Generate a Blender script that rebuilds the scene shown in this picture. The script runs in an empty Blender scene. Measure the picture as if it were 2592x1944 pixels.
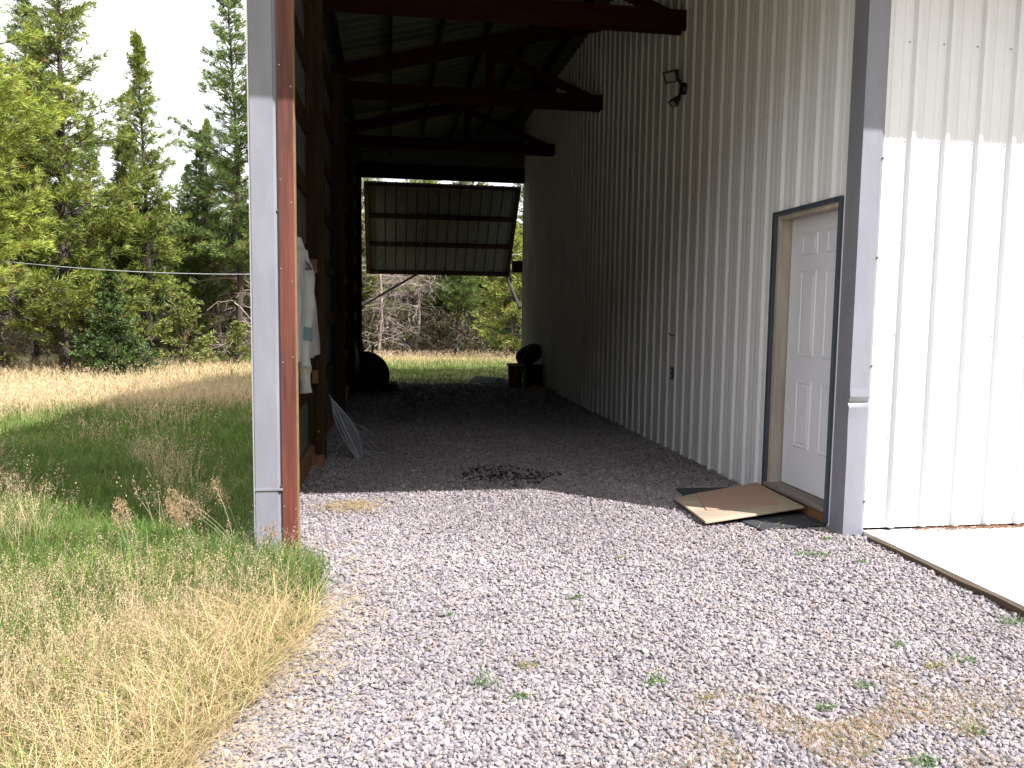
import bpy, math, random
import numpy as np
from mathutils import Vector, Matrix

C = bpy.context.scene.collection
rad = math.radians
scene = bpy.context.scene

# ------------------------------------------------------------------ camera
cd = bpy.data.cameras.new('camera'); cam = bpy.data.objects.new('camera', cd); C.objects.link(cam)
F_PX, PITCH, YAW, ROLL = 1994.16, -0.08958, 0.153734, 0.0129877
cam_loc = Vector((-2.84674, -4.52691, 1.37964))
Fv = Vector((math.sin(YAW)*math.cos(PITCH), math.cos(YAW)*math.cos(PITCH), math.sin(PITCH)))
Rv = Fv.cross(Vector((0, 0, 1))).normalized(); Uv = Rv.cross(Fv)
R2 = Rv*math.cos(ROLL)+Uv*math.sin(ROLL); U2 = -Rv*math.sin(ROLL)+Uv*math.cos(ROLL)
M = Matrix((R2, U2, -Fv)).transposed().to_4x4(); M.translation = cam_loc
cam.matrix_world = M
cd.sensor_fit = 'HORIZONTAL'; cd.sensor_width = 36.0; cd.lens = 36.0*F_PX/2592.0
cd.clip_start = 0.05; cd.clip_end = 1000
scene.camera = cam

# ------------------------------------------------------------------ sun, sky, exposure
SUN = Vector((1.15, -1.0, 1.69)).normalized()
el = math.asin(SUN.z); az = math.atan2(SUN.x, SUN.y)
w = bpy.data.worlds.new('World'); scene.world = w; w.use_nodes = True
nt = w.node_tree; bg = nt.nodes['Background']
sky = nt.nodes.new('ShaderNodeTexSky'); sky.sky_type = 'NISHITA'; sky.sun_disc = False
sky.sun_elevation = el; sky.sun_rotation = az
sky.air_density = 1.0; sky.dust_density = 3.0; sky.ozone_density = 1.0
# thin bright cloud veil over most of the sky
tc = nt.nodes.new('ShaderNodeTexCoord'); cn = nt.nodes.new('ShaderNodeTexNoise')
cn.inputs['Scale'].default_value = 2.2; cn.inputs['Detail'].default_value = 6
cr = nt.nodes.new('ShaderNodeMapRange'); cr.inputs[1].default_value = 0.25; cr.inputs[2].default_value = 0.55
cr.inputs[3].default_value = 0.55; cr.inputs[4].default_value = 1.0
mx = nt.nodes.new('ShaderNodeMix'); mx.data_type = 'RGBA'
nt.links.new(tc.outputs['Generated'], cn.inputs['Vector']); nt.links.new(cn.outputs['Fac'], cr.inputs['Value'])
nt.links.new(cr.outputs['Result'], mx.inputs[0]); nt.links.new(sky.outputs['Color'], mx.inputs[6])
mx.inputs[7].default_value = (12.0, 12.1, 12.4, 1)
nt.links.new(mx.outputs[2], bg.inputs['Color']); bg.inputs['Strength'].default_value = 0.088
sd = bpy.data.lights.new('sun', 'SUN'); sd.energy = 4.8; sd.angle = rad(0.53); sd.color = (1.0, 0.97, 0.97)
so = bpy.data.objects.new('sun', sd); C.objects.link(so); so.rotation_euler = SUN.to_track_quat('Z', 'Y').to_euler(); so.location = (20, -20, 30)
scene.view_settings.view_transform = 'Standard'; scene.view_settings.look = 'None'
scene.view_settings.gamma = 1.0; scene.view_settings.use_curve_mapping = False
scene.view_settings.exposure = 1.18
scene.render.engine = 'CYCLES'
scene.cycles.max_bounces = 5; scene.cycles.diffuse_bounces = 1; scene.cycles.glossy_bounces = 2
scene.cycles.transmission_bounces = 3; scene.cycles.transparent_max_bounces = 4

# ------------------------------------------------------------------ helpers
rng = np.random.default_rng(7); random.seed(7)

def new_mesh(name, verts, faces, mats, midx=None, cols=None, smooth=False, parent=None):
    """verts (n,3); faces list of equal-length index arrays, or list of (m,k) arrays"""
    me = bpy.data.meshes.new(name)
    V = np.asarray(verts, dtype=np.float32)
    me.vertices.add(len(V)); me.vertices.foreach_set('co', V.ravel())
    if isinstance(faces, np.ndarray): faces = [faces]
    tot = sum(f.size for f in faces); nf = sum(len(f) for f in faces)
    li = np.concatenate([f.ravel() for f in faces]).astype(np.int32)
    lt = np.concatenate([np.full(len(f), f.shape[1], dtype=np.int32) for f in faces])
    ls = np.concatenate([[0], np.cumsum(lt)[:-1]]).astype(np.int32)
    me.loops.add(tot); me.loops.foreach_set('vertex_index', li)
    me.polygons.add(nf); me.polygons.foreach_set('loop_start', ls); me.polygons.foreach_set('loop_total', lt)
    if midx is not None: me.polygons.foreach_set('material_index', np.asarray(midx, dtype=np.int32))
    me.polygons.foreach_set('use_smooth', np.full(nf, bool(smooth)))
    for m in (mats if isinstance(mats, (list, tuple)) else [mats]): me.materials.append(m)
    if cols is not None:
        a = me.color_attributes.new('col', 'FLOAT_COLOR', 'POINT')
        cc = np.ones((len(V), 4), dtype=np.float32); cc[:, :3] = cols
        a.data.foreach_set('color', cc.ravel())
    me.update(calc_edges=True); me.validate()
    o = bpy.data.objects.new(name, me); C.objects.link(o)
    if parent is not None: o.parent = parent
    return o

class MB:
    """collects shapes for one mesh"""
    def __init__(s): s.v = []; s.f = []; s.m = []
    def poly(s, pts, m=0):
        n = len(s.v); s.v += [tuple(p) for p in pts]; s.f.append(tuple(range(n, n+len(pts)))); s.m.append(m)
    def hexa(s, P, m=0):
        n = len(s.v); s.v += [tuple(p) for p in P]
        for q in ((0, 3, 2, 1), (4, 5, 6, 7), (0, 1, 5, 4), (1, 2, 6, 5), (2, 3, 7, 6), (3, 0, 4, 7)):
            s.f.append(tuple(n+i for i in q)); s.m.append(m)
    def box(s, x0, x1, y0, y1, z0, z1, m=0):
        s.hexa([(x0, y0, z0), (x1, y0, z0), (x1, y1, z0), (x0, y1, z0), (x0, y0, z1), (x1, y0, z1), (x1, y1, z1), (x0, y1, z1)], m)
    def beam(s, a, b, w, h, m=0, up=(0, 0, 1)):
        a = Vector(a); b = Vector(b); d = (b-a).normalized(); u = Vector(up)
        r = d.cross(u).normalized(); u = r.cross(d)
        r *= w/2; u *= h/2
        s.hexa([a-r-u, a+r-u, a+r+u, a-r+u, b-r-u, b+r-u, b+r+u, b-r+u][0:8], m)
    def tube(s, pts, radii, n=8, m=0, cap=True):
        pts = [Vector(p) for p in pts]; rings = []
        if not isinstance(radii, (list, tuple)): radii = [radii]*len(pts)
        ref = None
        for i, p in enumerate(pts):
            d = (pts[min(i+1, len(pts)-1)]-pts[max(i-1, 0)]).normalized()
            if ref is None: ref = Vector((1, 0, 0)) if abs(d.x) < .9 else Vector((0, 1, 0))
            r = (ref-d*ref.dot(d)).normalized(); ref = r; u = d.cross(r)
            k = len(s.v)
            for j in range(n):
                t = 2*math.pi*j/n
                s.v.append(tuple(p+(r*math.cos(t)+u*math.sin(t))*radii[i]))
            rings.append(k)
        for a, b in zip(rings, rings[1:]):
            for j in range(n):
                s.f.append((a+j, a+(j+1) % n, b+(j+1) % n, b+j)); s.m.append(m)
        if cap:
            s.f.append(tuple(rings[0]+j for j in range(n))[::-1]); s.m.append(m)
            s.f.append(tuple(rings[-1]+j for j in range(n))); s.m.append(m)
    def lathe(s, prof, c, axis=(0, 0, 1), n=20, m=0):
        ax = Vector(axis).normalized(); r0 = ax.orthogonal().normalized(); u0 = ax.cross(r0); c = Vector(c); rings = []
        for (r, h) in prof:
            k = len(s.v)
            for j in range(n):
                t = 2*math.pi*j/n
                s.v.append(tuple(c+ax*h+(r0*math.cos(t)+u0*math.sin(t))*r))
            rings.append(k)
        for a, b in zip(rings, rings[1:]):
            for j in range(n):
                s.f.append((a+j, a+(j+1) % n, b+(j+1) % n, b+j)); s.m.append(m)
    def build(s, name, mats, parent=None, smooth=False, bevel=0):
        me = bpy.data.meshes.new(name); me.from_pydata(s.v, [], s.f)
        for m in (mats if isinstance(mats, (list, tuple)) else [mats]): me.materials.append(m)
        me.polygons.foreach_set('material_index', s.m)
        if smooth: me.polygons.foreach_set('use_smooth', [True]*len(s.f))
        me.update()
        o = bpy.data.objects.new(name, me); C.objects.link(o)
        if parent is not None: o.parent = parent
        if bevel:
            b = o.modifiers.new('bevel', 'BEVEL'); b.width = bevel; b.segments = 2; b.limit_method = 'ANGLE'
        return o

def tag(o, label=None, cat=None, group=None, kind=None):
    if label: o['label'] = label
    if cat: o['category'] = cat
    if group: o['group'] = group
    if kind: o['kind'] = kind
    return o

def empty(name, loc, label, cat, group=None):
    o = bpy.data.objects.new(name, None); C.objects.link(o); o.location = loc; o.empty_display_size = .2
    return tag(o, label, cat, group)

def under(root, o):
    """parent o (built in world coordinates) to a root that is not at the origin"""
    o.parent = root; o.matrix_parent_inverse = Matrix.Translation(root.location).inverted(); return o

def copy_tree(o, parent=None):
    c = o.copy(); C.objects.link(c)
    if parent is not None: c.parent = parent
    for ch in list(o.children): copy_tree(ch, c)
    return c

# ---- materials
def mat(name, col, rough=.6, metal=0., nscale=0, nvar=.15, bump=0, bscale=30, stretch=None, spec=.5, hue=None):
    m = bpy.data.materials.new(name); m.use_nodes = True; t = m.node_tree; b = t.nodes['Principled BSDF']
    b.inputs['Base Color'].default_value = (*col, 1); b.inputs['Roughness'].default_value = rough
    b.inputs['Metallic'].default_value = metal; b.inputs['Specular IOR Level'].default_value = spec
    if nscale or bump:
        co = t.nodes.new('ShaderNodeTexCoord'); mp = t.nodes.new('ShaderNodeMapping')
        t.links.new(co.outputs['Object'], mp.inputs['Vector'])
        if stretch: mp.inputs['Scale'].default_value = stretch
    if nscale:
        n = t.nodes.new('ShaderNodeTexNoise'); n.inputs['Scale'].default_value = nscale; n.inputs['Detail'].default_value = 6
        n.inputs['Roughness'].default_value = .65
        t.links.new(mp.outputs[0], n.inputs['Vector'])
        r = t.nodes.new('ShaderNodeValToRGB'); lo = tuple(max(0, c*(1-nvar)) for c in col)
        hi = tuple(min(1, c*(1+nvar)) for c in (hue or col))
        r.color_ramp.elements[0].position = .32; r.color_ramp.elements[1].position = .68
        r.color_ramp.elements[0].color = (*lo, 1); r.color_ramp.elements[1].color = (*hi, 1)
        t.links.new(n.outputs['Fac'], r.inputs['Fac']); t.links.new(r.outputs['Color'], b.inputs['Base Color'])
    if bump:
        n2 = t.nodes.new('ShaderNodeTexNoise'); n2.inputs['Scale'].default_value = bscale; n2.inputs['Detail'].default_value = 5
        t.links.new(mp.outputs[0], n2.inputs['Vector'])
        bp = t.nodes.new('ShaderNodeBump'); bp.inputs['Strength'].default_value = bump; bp.inputs['Distance'].default_value = .01
        t.links.new(n2.outputs['Fac'], bp.inputs['Height']); t.links.new(bp.outputs[0], b.inputs['Normal'])
    return m

def attr_mat(name, rough=.7, transl=0., bump=0, bscale=300, spec=.3, tint=None):
    m = bpy.data.materials.new(name); m.use_nodes = True; t = m.node_tree; b = t.nodes['Principled BSDF']
    a = t.nodes.new('ShaderNodeAttribute'); a.attribute_name = 'col'; src = a.outputs['Color']
    t.links.new(src, b.inputs['Base Color']); b.inputs['Roughness'].default_value = rough
    b.inputs['Specular IOR Level'].default_value = spec
    if bump:
        co = t.nodes.new('ShaderNodeTexCoord'); n = t.nodes.new('ShaderNodeTexNoise'); n.inputs['Scale'].default_value = bscale
        t.links.new(co.outputs['Object'], n.inputs['Vector'])
        bp = t.nodes.new('ShaderNodeBump'); bp.inputs['Strength'].default_value = bump; bp.inputs['Distance'].default_value = .004
        t.links.new(n.outputs['Fac'], bp.inputs['Height']); t.links.new(bp.outputs[0], b.inputs['Normal'])
    if transl:
        tr = t.nodes.new('ShaderNodeBsdfTranslucent'); mxs = t.nodes.new('ShaderNodeMixShader'); mxs.inputs[0].default_value = transl
        t.links.new(src, tr.inputs['Color']); t.links.new(b.outputs[0], mxs.inputs[1]); t.links.new(tr.outputs[0], mxs.inputs[2])
        t.links.new(mxs.outputs[0], t.nodes['Material Output'].inputs['Surface'])
    return m

M_white = mat('white_steel', (.71, .71, .725), .38, 0, 1.3, .06, .12, 3, (1, 1, .25), hue=(.74, .74, .755))
M_liner = mat('white_steel_liner', (.775, .78, .805), .6, 0, 1.6, .09, .1, 3, (1, 1, .25), spec=.15)
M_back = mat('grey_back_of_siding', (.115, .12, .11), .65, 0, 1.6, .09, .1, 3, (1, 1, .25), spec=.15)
M_screw = mat('screw', (.12, .12, .13), .5, .6)
M_trim = mat('slate_trim', (.215, .217, .25), .38, 0, 5, .12, .7, 5, (1, 1, .35))
M_redwood = mat('red_stained_wood', (.085, .022, .015), .65, 0, 14, .5, .35, 40, (1, 1, .06), hue=(.12, .032, .02))
M_darkwood = mat('dark_treated_wood', (.045, .025, .013), .8, 0, 14, .4, .4, 40, (1, 1, .08), hue=(.06, .034, .018), spec=.1)
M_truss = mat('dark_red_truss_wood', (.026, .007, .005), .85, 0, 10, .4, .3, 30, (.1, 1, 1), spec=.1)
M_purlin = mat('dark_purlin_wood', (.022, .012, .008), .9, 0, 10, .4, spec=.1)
M_post = mat('weathered_post_wood', (.042, .025, .014), .85, 0, 12, .45, .4, 40, (1, 1, .07), hue=(.055, .035, .02), spec=.1)
M_rawwood = mat('bare_pine', (.40, .355, .30), .6, 0, 9, .3, .2, 30, (1, 1, .08), hue=(.46, .40, .33))
M_plyedge = mat('yellow_ply_edge', (.22, .13, .055), .7, 0, 12, .25)
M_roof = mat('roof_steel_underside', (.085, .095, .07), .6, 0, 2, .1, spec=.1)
M_door = mat('white_door_paint', (.78, .79, .85), .4, 0, 3, .04, .05, 60)
M_bluetrim = mat('dark_blue_trim', (.06, .075, .095), .45, 0, 4, .1)
M_sill = mat('weathered_sill', (.22, .19, .17), .7, 0, 12, .25, .2, 40, (1, .1, 1))
M_riser = mat('orange_brown_riser', (.20, .085, .035), .75, 0, 14, .35, .2, 40, (1, .1, 1))
M_black = mat('black_metal', (.012, .012, .014), .45)
M_blackp = mat('black_plastic', (.01, .01, .011), .6)
M_dark = mat('dark_recess', (.006, .006, .006), .9)
M_blockwood = mat('cut_lumber', (.22, .11, .055), .75, 0, 14, .3, .2, 40, (1, .1, 1))

# ------------------------------------------------------------------ terrain functions
def sstep(a, b, x):
    t = np.clip((x-a)/(b-a), 0, 1); return t*t*(3-2*t)
def noise2(x, y, s, seed):
    r = np.random.default_rng(seed); out = 0
    for i in range(6):
        a = r.uniform(0, 6.28); k = s*r.uniform(.6, 1.9); p = r.uniform(0, 6.28)
        out = out+np.sin((x*math.cos(a)+y*math.sin(a))*k+p+1.7*np.sin((x*math.sin(a)-y*math.cos(a))*k*.7+p*2))
    return out/6
def gz(x, y):
    x = np.asarray(x, float); y = np.asarray(y, float)
    z = -.30*sstep(6, 15, y)*sstep(-2.6, -4.6, x)
    z = np.minimum(z, -.10*sstep(9, 13, y))
    z = z-.18*sstep(19, 24, y)*sstep(-5, -3.6, x)
    z = z-.05*sstep(-.3, -3, y)
    z = z+noise2(x, y, .8, 3)*.04*(sstep(-4, -5.5, x)+sstep(13, 15, y)).clip(0, 1)
    z = z+sstep(30, 120, np.hypot(x, y))*2.5
    return z

def gravel_edge(y):   # x of the border between grass and gravel in front of the barn
    ys = np.array([-3.6, -2.15, -1.99, -1.79, -1.52, -1.31, -1.03, -.62, -.24, .06, .28])
    xs = np.array([-3.5, -3.43, -3.40, -3.31, -3.27, -3.19, -3.14, -3.11, -3.14, -3.28, -3.42])
    return np.interp(y, ys, xs)

# ground sheet
def sheet(xs, ys, zf, name, m, dz=0):
    X, Y = np.meshgrid(xs, ys); Z = zf(X, Y)+dz
    V = np.stack([X, Y, Z], -1).reshape(-1, 3); nx, ny = len(xs), len(ys)
    i = np.arange(nx*ny).reshape(ny, nx)
    Fc = np.stack([i[:-1, :-1], i[:-1, 1:], i[1:, 1:], i[1:, :-1]], -1).reshape(-1, 4)
    return new_mesh(name, V, Fc, m, smooth=True)
gxs = np.concatenate([np.linspace(-260, -40, 20), np.linspace(-36, 14, 130), np.linspace(20, 260, 20)])
gys = np.concatenate([np.linspace(-160, -12, 14), np.linspace(-9, 34, 130), np.linspace(40, 300, 20)])
M_ground = mat('meadow_soil', (.17, .13, .065), .95, 0, 2.5, .35, .6, 12, hue=(.22, .2, .08))
tag(sheet(gxs, gys, lambda x, y: gz(x, y)-.03, 'ground', M_ground), kind='structure')

def gravel_mat():
    m = bpy.data.materials.new('gravel_bed'); m.use_nodes = True; t = m.node_tree; b = t.nodes['Principled BSDF']
    co = t.nodes.new('ShaderNodeTexCoord'); v = t.nodes.new('ShaderNodeTexVoronoi'); v.inputs['Scale'].default_value = 48
    t.links.new(co.outputs['Object'], v.inputs['Vector'])
    r = t.nodes.new('ShaderNodeValToRGB'); e = r.color_ramp.elements
    e[0].color = (.16, .15, .155, 1); e[1].color = (.29, .265, .27, 1); e[1].position = .9
    sx = t.nodes.new('ShaderNodeSeparateColor'); t.links.new(v.outputs['Color'], sx.inputs[0]); t.links.new(sx.outputs[0], r.inputs[0])
    t.links.new(r.outputs[0], b.inputs['Base Color']); b.inputs['Roughness'].default_value = .95; b.inputs['Specular IOR Level'].default_value = .1
    bp = t.nodes.new('ShaderNodeBump'); bp.inputs['Distance'].default_value = .012; bp.invert = True
    t.links.new(v.outputs['Distance'], bp.inputs['Height']); t.links.new(bp.outputs[0], b.inputs['Normal'])
    return m
def drive_z(x, y):
    z = gz(x, y)
    e = np.where(y < .28, gravel_edge(y), -3.75)
    return z-.055*sstep(.0, -.25, x-e)
o = sheet(np.linspace(-3.8, .09, 60), np.linspace(-6, 11.9, 150), drive_z, 'gravel_drive', gravel_mat()); tag(o, kind='structure')

# ------------------------------------------------------------------ gravel stones (stuff)
def ico():
    p = (1+5**.5)/2
    v = np.array([(-1, p, 0), (1, p, 0), (-1, -p, 0), (1, -p, 0), (0, -1, p), (0, 1, p), (0, -1, -p), (0, 1, -p), (p, 0, -1), (p, 0, 1), (-p, 0, -1), (-p, 0, 1)], float)
    v /= np.linalg.norm(v[0])
    f = np.array([(0, 11, 5), (0, 5, 1), (0, 1, 7), (0, 7, 10), (0, 10, 11), (1, 5, 9), (5, 11, 4), (11, 10, 2), (10, 7, 6), (7, 1, 8), (3, 9, 4), (3, 4, 2), (3, 2, 6), (3, 6, 8), (3, 8, 9), (4, 9, 5), (2, 4, 11), (6, 2, 10), (8, 6, 7), (9, 8, 1)])
    return v, f
def rand_rot(n):
    q = rng.normal(size=(n, 4)); q /= np.linalg.norm(q, axis=1)[:, None]; a, b, c, d = q.T
    return np.stack([1-2*(c*c+d*d), 2*(b*c-a*d), 2*(b*d+a*c), 2*(b*c+a*d), 1-2*(b*b+d*d), 2*(c*d-a*b), 2*(b*d-a*c), 2*(c*d+a*b), 1-2*(b*b+c*c)], -1).reshape(n, 3, 3)
def stones(x, y, size, name, z=None):
    n = len(x); v, f = ico()
    sc = size[:, None]*np.stack([rng.uniform(.75, 1.25, n), rng.uniform(.55, .95, n), rng.uniform(.45, .8, n)], -1)
    P = v[None]*(1+rng.uniform(-.28, .22, (n, 12, 1)))*sc[:, None, :]
    P = np.einsum('nij,nkj->nki', rand_rot(n), P); P[:, :, 2] *= .8
    zz = drive_z(x, y) if z is None else z
    P += np.stack([x, y, zz+size*rng.uniform(.15, .75, n)], -1)[:, None]
    pal = np.array([(.345, .305, .315), (.29, .265, .277), (.395, .35, .35), (.235, .215, .23), (.45, .405, .40), (.36, .295, .275), (.175, .16, .175), (.31, .28, .30)])
    c = pal[rng.choice(8, n, p=[.22, .2, .16, .13, .09, .08, .05, .07])]*rng.uniform(.85, 1.15, (n, 1))
    c = c*(1+.16*noise2(x, y, 1.6, 77)+.08*noise2(x, y, 6, 78))[:, None]
    # oily black stain on the stones in the middle of the bay
    d = np.hypot((x+1.86)/.42, (y-2.0)/.42)+noise2(x, y, 9, 5)*.5
    c = np.where(((d < .95) & (rng.random(n) < .62-.3*d))[:, None], c*.13, c)
    cols = np.repeat(c*.78, 12, 0)
    F_ = (f[None]+(np.arange(n)*12)[:, None, None]).reshape(-1, 3)
    return new_mesh(name, P.reshape(-1, 3), F_, M_stone, cols=cols)
M_stone = attr_mat('crushed_stone', .9, 0, .4, 260, spec=.1)
def scatter(n, x0, x1, y0, y1): return rng.uniform(x0, x1, n), rng.uniform(y0, y1, n)
X = []; Y = []; S = []
for (n, x0, x1, y0, y1, s0, s1) in ((58000, -3.9, .09, -3.3, -1.2, .0062, .0135), (60000, -3.8, .09, -1.2, 1.6, .0066, .0138),
                                    (30000, -3.6, 0, 1.6, 5.0, .009, .016), (9000, -3.6, 0, 5.0, 11.5, .012, .02)):
    x, y = scatter(n, x0, x1, y0, y1); s = rng.uniform(s0, s1, n)*(1+.5*(rng.random(n) < .06))
    e = np.where(y < .28, gravel_edge(y), -3.55)
    k = (x > e-.12+.1*noise2(x, y, 7, 9)) & (rng.random(n) < sstep(-.16, .05, x-e)+.15)
    X.append(x[k]); Y.append(y[k]); S.append(s[k])
o = stones(np.concatenate(X), np.concatenate(Y), np.concatenate(S), 'gravel')
tag(o, 'grey crushed stone gravel covering the drive into the bay', kind='stuff'); o['category'] = 'gravel'

# ------------------------------------------------------------------ concrete slab at right
M_conc = mat('pale_concrete', (.56, .535, .50), .85, 0, 7, .16, .4, 90, hue=(.62, .59, .54))
mb = MB(); mb.hexa([(.10, -7, -.3), (9, -7, -.3), (9, .02, -.3), (.13, .02, -.3), (.10, -7, .028), (9, -7, .028), (9, .02, .028), (.13, .02, .028)])
o = mb.build('concrete_slab', M_conc, bevel=.004); tag(o, kind='structure')
mb = MB()
N = 26
for i in range(N):
    y0 = -7+6.86*i/N; y1 = -7+6.86*(i+1)/N
    xa = .098-.03*0; wob = lambda yy: .004*math.sin(yy*9)+.003*math.sin(yy*23)
    mb.hexa([(.076+wob(y0), y0, -.2), (.098, y0, -.2), (.098, y1, -.2), (.076+wob(y1), y1, -.2),
             (.076+wob(y0), y0, .030+wob(y0)), (.098, y0, .031), (.098, y1, .031), (.076+wob(y1), y1, .030+wob(y1))])
M_form = mat('old_form_board', (.06, .04, .024), .85, 0, 10, .45, .4, 40, (1, .1, 1))
tag(mb.build('edging_board', M_form), 'weathered brown form board along the left edge of the pale concrete slab', 'edging board')

# ------------------------------------------------------------------ barn
barn = empty('pole_barn', (0, 0, 0), 'white metal pole barn with grey trim and a dark open drive-through bay', 'barn')
L = 12.5           # length of the bay
EAVE = 4.15
PITCH_R = .24
def roof_z(x): return 4.58+PITCH_R*(x+3.6)

def rib_profile(t0, t1, pitch=.2286, off=0., h=.022):
    """(t, height) samples of a ribbed steel panel between t0 and t1"""
    pts = [(t0, 0)]
    k = math.floor((t0-off)/pitch)-1
    while off+k*pitch < t1+pitch:
        c = off+k*pitch
        for dt, hh in ((-.026, 0), (-.013, h), (.013, h), (.026, 0), (.068, 0), (.074, .0035), (.084, .0035), (.090, 0), (.139, 0), (.145, .0035), (.155, .0035), (.161, 0)):
            t = c+dt
            if t0 < t < t1: pts.append((t, hh))
        k += 1
    pts.append((t1, 0)); return pts
def panel(mb, prof, place, lo, hi, m=0):
    """place(t, h, level) -> xyz ; lo/hi functions of t giving the two ends"""
    for (t0, h0), (t1, h1) in zip(prof, prof[1:]):
        mb.poly([place(t0, h0, lo(t0)), place(t1, h1, lo(t1)), place(t1, h1, hi(t1)), place(t0, h0, hi(t0))], m)
def screws(mb, ts, zs, place, m=1, r=.006):
    for z in zs:
        for t in ts:
            c = Vector(place(t, .004, z)); a = Vector(place(t+r, .004, z))-c; b = Vector((0, 0, r)); n = Vector(place(t, .008, z))-c
            mb.hexa([c-a-b, c+a-b, c+a+b, c-a+b, c-a*.7-b*.7+n, c+a*.7-b*.7+n, c+a*.7+b*.7+n, c-a*.7+b*.7+n], m)

# front wall, right of the bay (faces -y)
mb = MB(); fw = lambda t, h, z: (t, -h-.004, z)
panel(mb, rib_profile(.112, 9.0, off=.316), fw, lambda t: .045, lambda t: 5.3)
screws(mb, [.266+.2286*k for k in range(30)], [.12, .62, 1.272, 1.849, 2.459, 3.048, 3.66], fw, r=.004)
mb.build('front_wall', [M_white, M_screw], barn)
# gable above the bay opening and the end wall on the right
mb = MB(); mb.box(-3.6, 0, .02, .06, 4.15, 4.5); mb.build('header', M_redwood, barn)

# liner wall between the bay and the building (faces -x), with the door opening
DY0, DY1, DZ0, DZ1 = .20, 1.04, .115, 2.12
lw = lambda t, h, z: (-h, t, z)
mb = MB(); off = .311
top = lambda t: 5.42
panel(mb, rib_profile(.0, DY0, off=off), lw, lambda t: -.02, top)
panel(mb, rib_profile(DY0, DY1, off=off), lw, lambda t: DZ1, top)
panel(mb, rib_profile(DY1, L, off=off), lw, lambda t: -.06 if t < 8 else -.2, top)
mb.box(.003, .02, DY1+.06, L, -.3, 5.4, 0)
screws(mb, [off+.05+.2286*k for k in range(4, 50)], [.3, .95, 1.6, 2.25, 2.9, 3.5], lw, r=.0035)
mb.build('liner_wall', [M_liner, M_screw], barn)

# walk-in door
door = MB()
dx = .09
sy0, sy1, sz0, sz1 = .14, .992, .135, 2.112
bm_ = door; bm_.box(dx, dx+.045, sy0, sy1, sz0, sz1)
def raised(mb, y0, y1, z0, z1):
    # raised panel: bevelled frame moulding round a slightly raised field
    def ring(a, b, ha, hb):
        A = [(dx-ha, y0+a, z0+a), (dx-ha, y1-a, z0+a), (dx-ha, y1-a, z1-a), (dx-ha, y0+a, z1-a)]
        B = [(dx-hb, y0+b, z0+b), (dx-hb, y1-b, z0+b), (dx-hb, y1-b, z1-b), (dx-hb, y0+b, z1-b)]
        for i in range(4):
            j = (i+1) % 4; mb.poly([A[i], A[j], B[j], B[i]])
    ring(-.006, .002, .0005, .007); ring(.002, .012, .007, .007); ring(.012, .022, .007, .0015); ring(.022, .040, .0015, .006)
    a = .040; mb.poly([(dx-.006, y0+a, z0+a), (dx-.006, y1-a, z0+a), (dx-.006, y1-a, z1-a), (dx-.006, y0+a, z1-a)])
for (a, b) in ((.295, .502), (.626, .833)):
    for (z0, z1) in ((.435, .920), (1.103, 1.705), (1.826, 1.970)): raised(door, a, b, z0, z1)
walk = door.build('entry_door', M_door, barn); walk['label'] = 'white six-panel entry door recessed in the ribbed wall'
mb = MB()
mb.box(-.002, .14, DY1-.04, DY1, DZ0, DZ1-.03); mb.box(-.002, .14, DY0, DY1, DZ1-.03, DZ1); mb.box(.05, .14, DY0-.1, DY0-.06, DZ0, DZ1-.03)
mb.build('door_frame', M_rawwood, walk, bevel=.003)
mb = MB()
mb.box(-.026, .004, DY1, DY1+.045, .03, DZ1+.032); mb.box(-.0255, .0045, DY0, DY1, DZ1+.001, DZ1+.031); mb.box(-.0265, .0035, DY0-.022, DY0, .03, DZ1+.0315)
mb.build('door_trim', M_bluetrim, walk, bevel=.003)
mb = MB(); mb.box(-.035, .14, DY0, DY1-.001, .098, .128); mb.build('threshold', M_sill, walk, bevel=.004)
mb = MB(); mb.box(-.012, .02, DY0, DY1-.001, -.05, .097); mb.build('riser', M_riser, walk)

# corner trim right of the bay (with a dent near the ground)
def trim_col(y, side, x0, x1, z0, z1, name, dent=None, back=.10, inner=1):
    mb = MB(); zs = sorted(set(list(np.linspace(z0, z1, 26))+([dent-.1, dent-.05, dent-.028, dent-.012, dent, dent+.012, dent+.04, dent+.09] if dent else [])))
    xs = [x0, x0+.03, x0+(x1-x0)*.5, x1-.025, x1-.022, x1]
    def P(x, z):
        h = .030
        u = (x-x0)/(x1-x0)
        if u > .8: h = .012 if x == x1 else .022
        if x == x1-.025: h = .030
        if dent:
            d = abs(z-dent)
            h -= .016*math.exp(-(d/.014)**2)*(1-.4*u)-.008*math.exp(-((z-dent-.04)/.03)**2)+.006*math.exp(-((z-dent+.12)/.08)**2)
        sx = 0
        if dent and u > .7: sx = .005*math.exp(-((z-dent+.10)/.07)**2)-.004*math.exp(-((z-dent-.02)/.03)**2)
        return (x+sx, y-h, z)
    for za, zb in zip(zs, zs[1:]):
        for xa, xb in zip(xs, xs[1:]): mb.poly([P(xa, za), P(xb, za), P(xb, zb), P(xa, zb)])
        if inner: mb.poly([P(x0, zb), (x0, y+back, zb), (x0, y+back, za), P(x0, za)])
        mb.poly([P(x1, za), (P(x1, za)[0], y+.01, za), (P(x1, zb)[0], y+.01, zb), P(x1, zb)])
    return mb, P
mb, Pf = trim_col(0, 1, -.0235, .128, -.02, 4.9, 'corner_trim', dent=.85, back=.125)
for z in (.22, 1.08, 1.75, 2.35): 
    c = Vector(Pf(.12, z)); mb.lathe([(0, -.004), (.007, -.003), (.007, 0), (.009, .001)], c, (0, 1, 0), 8, 1)
mb.build('corner_trim', [M_trim, M_screw], barn)

# left jamb: grey steel corner trim, then the stained wooden door post
mb, Pf = trim_col(0, 1, -3.592, -3.447, -.03, 4.4, 'jamb', dent=None, back=.2)
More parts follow.
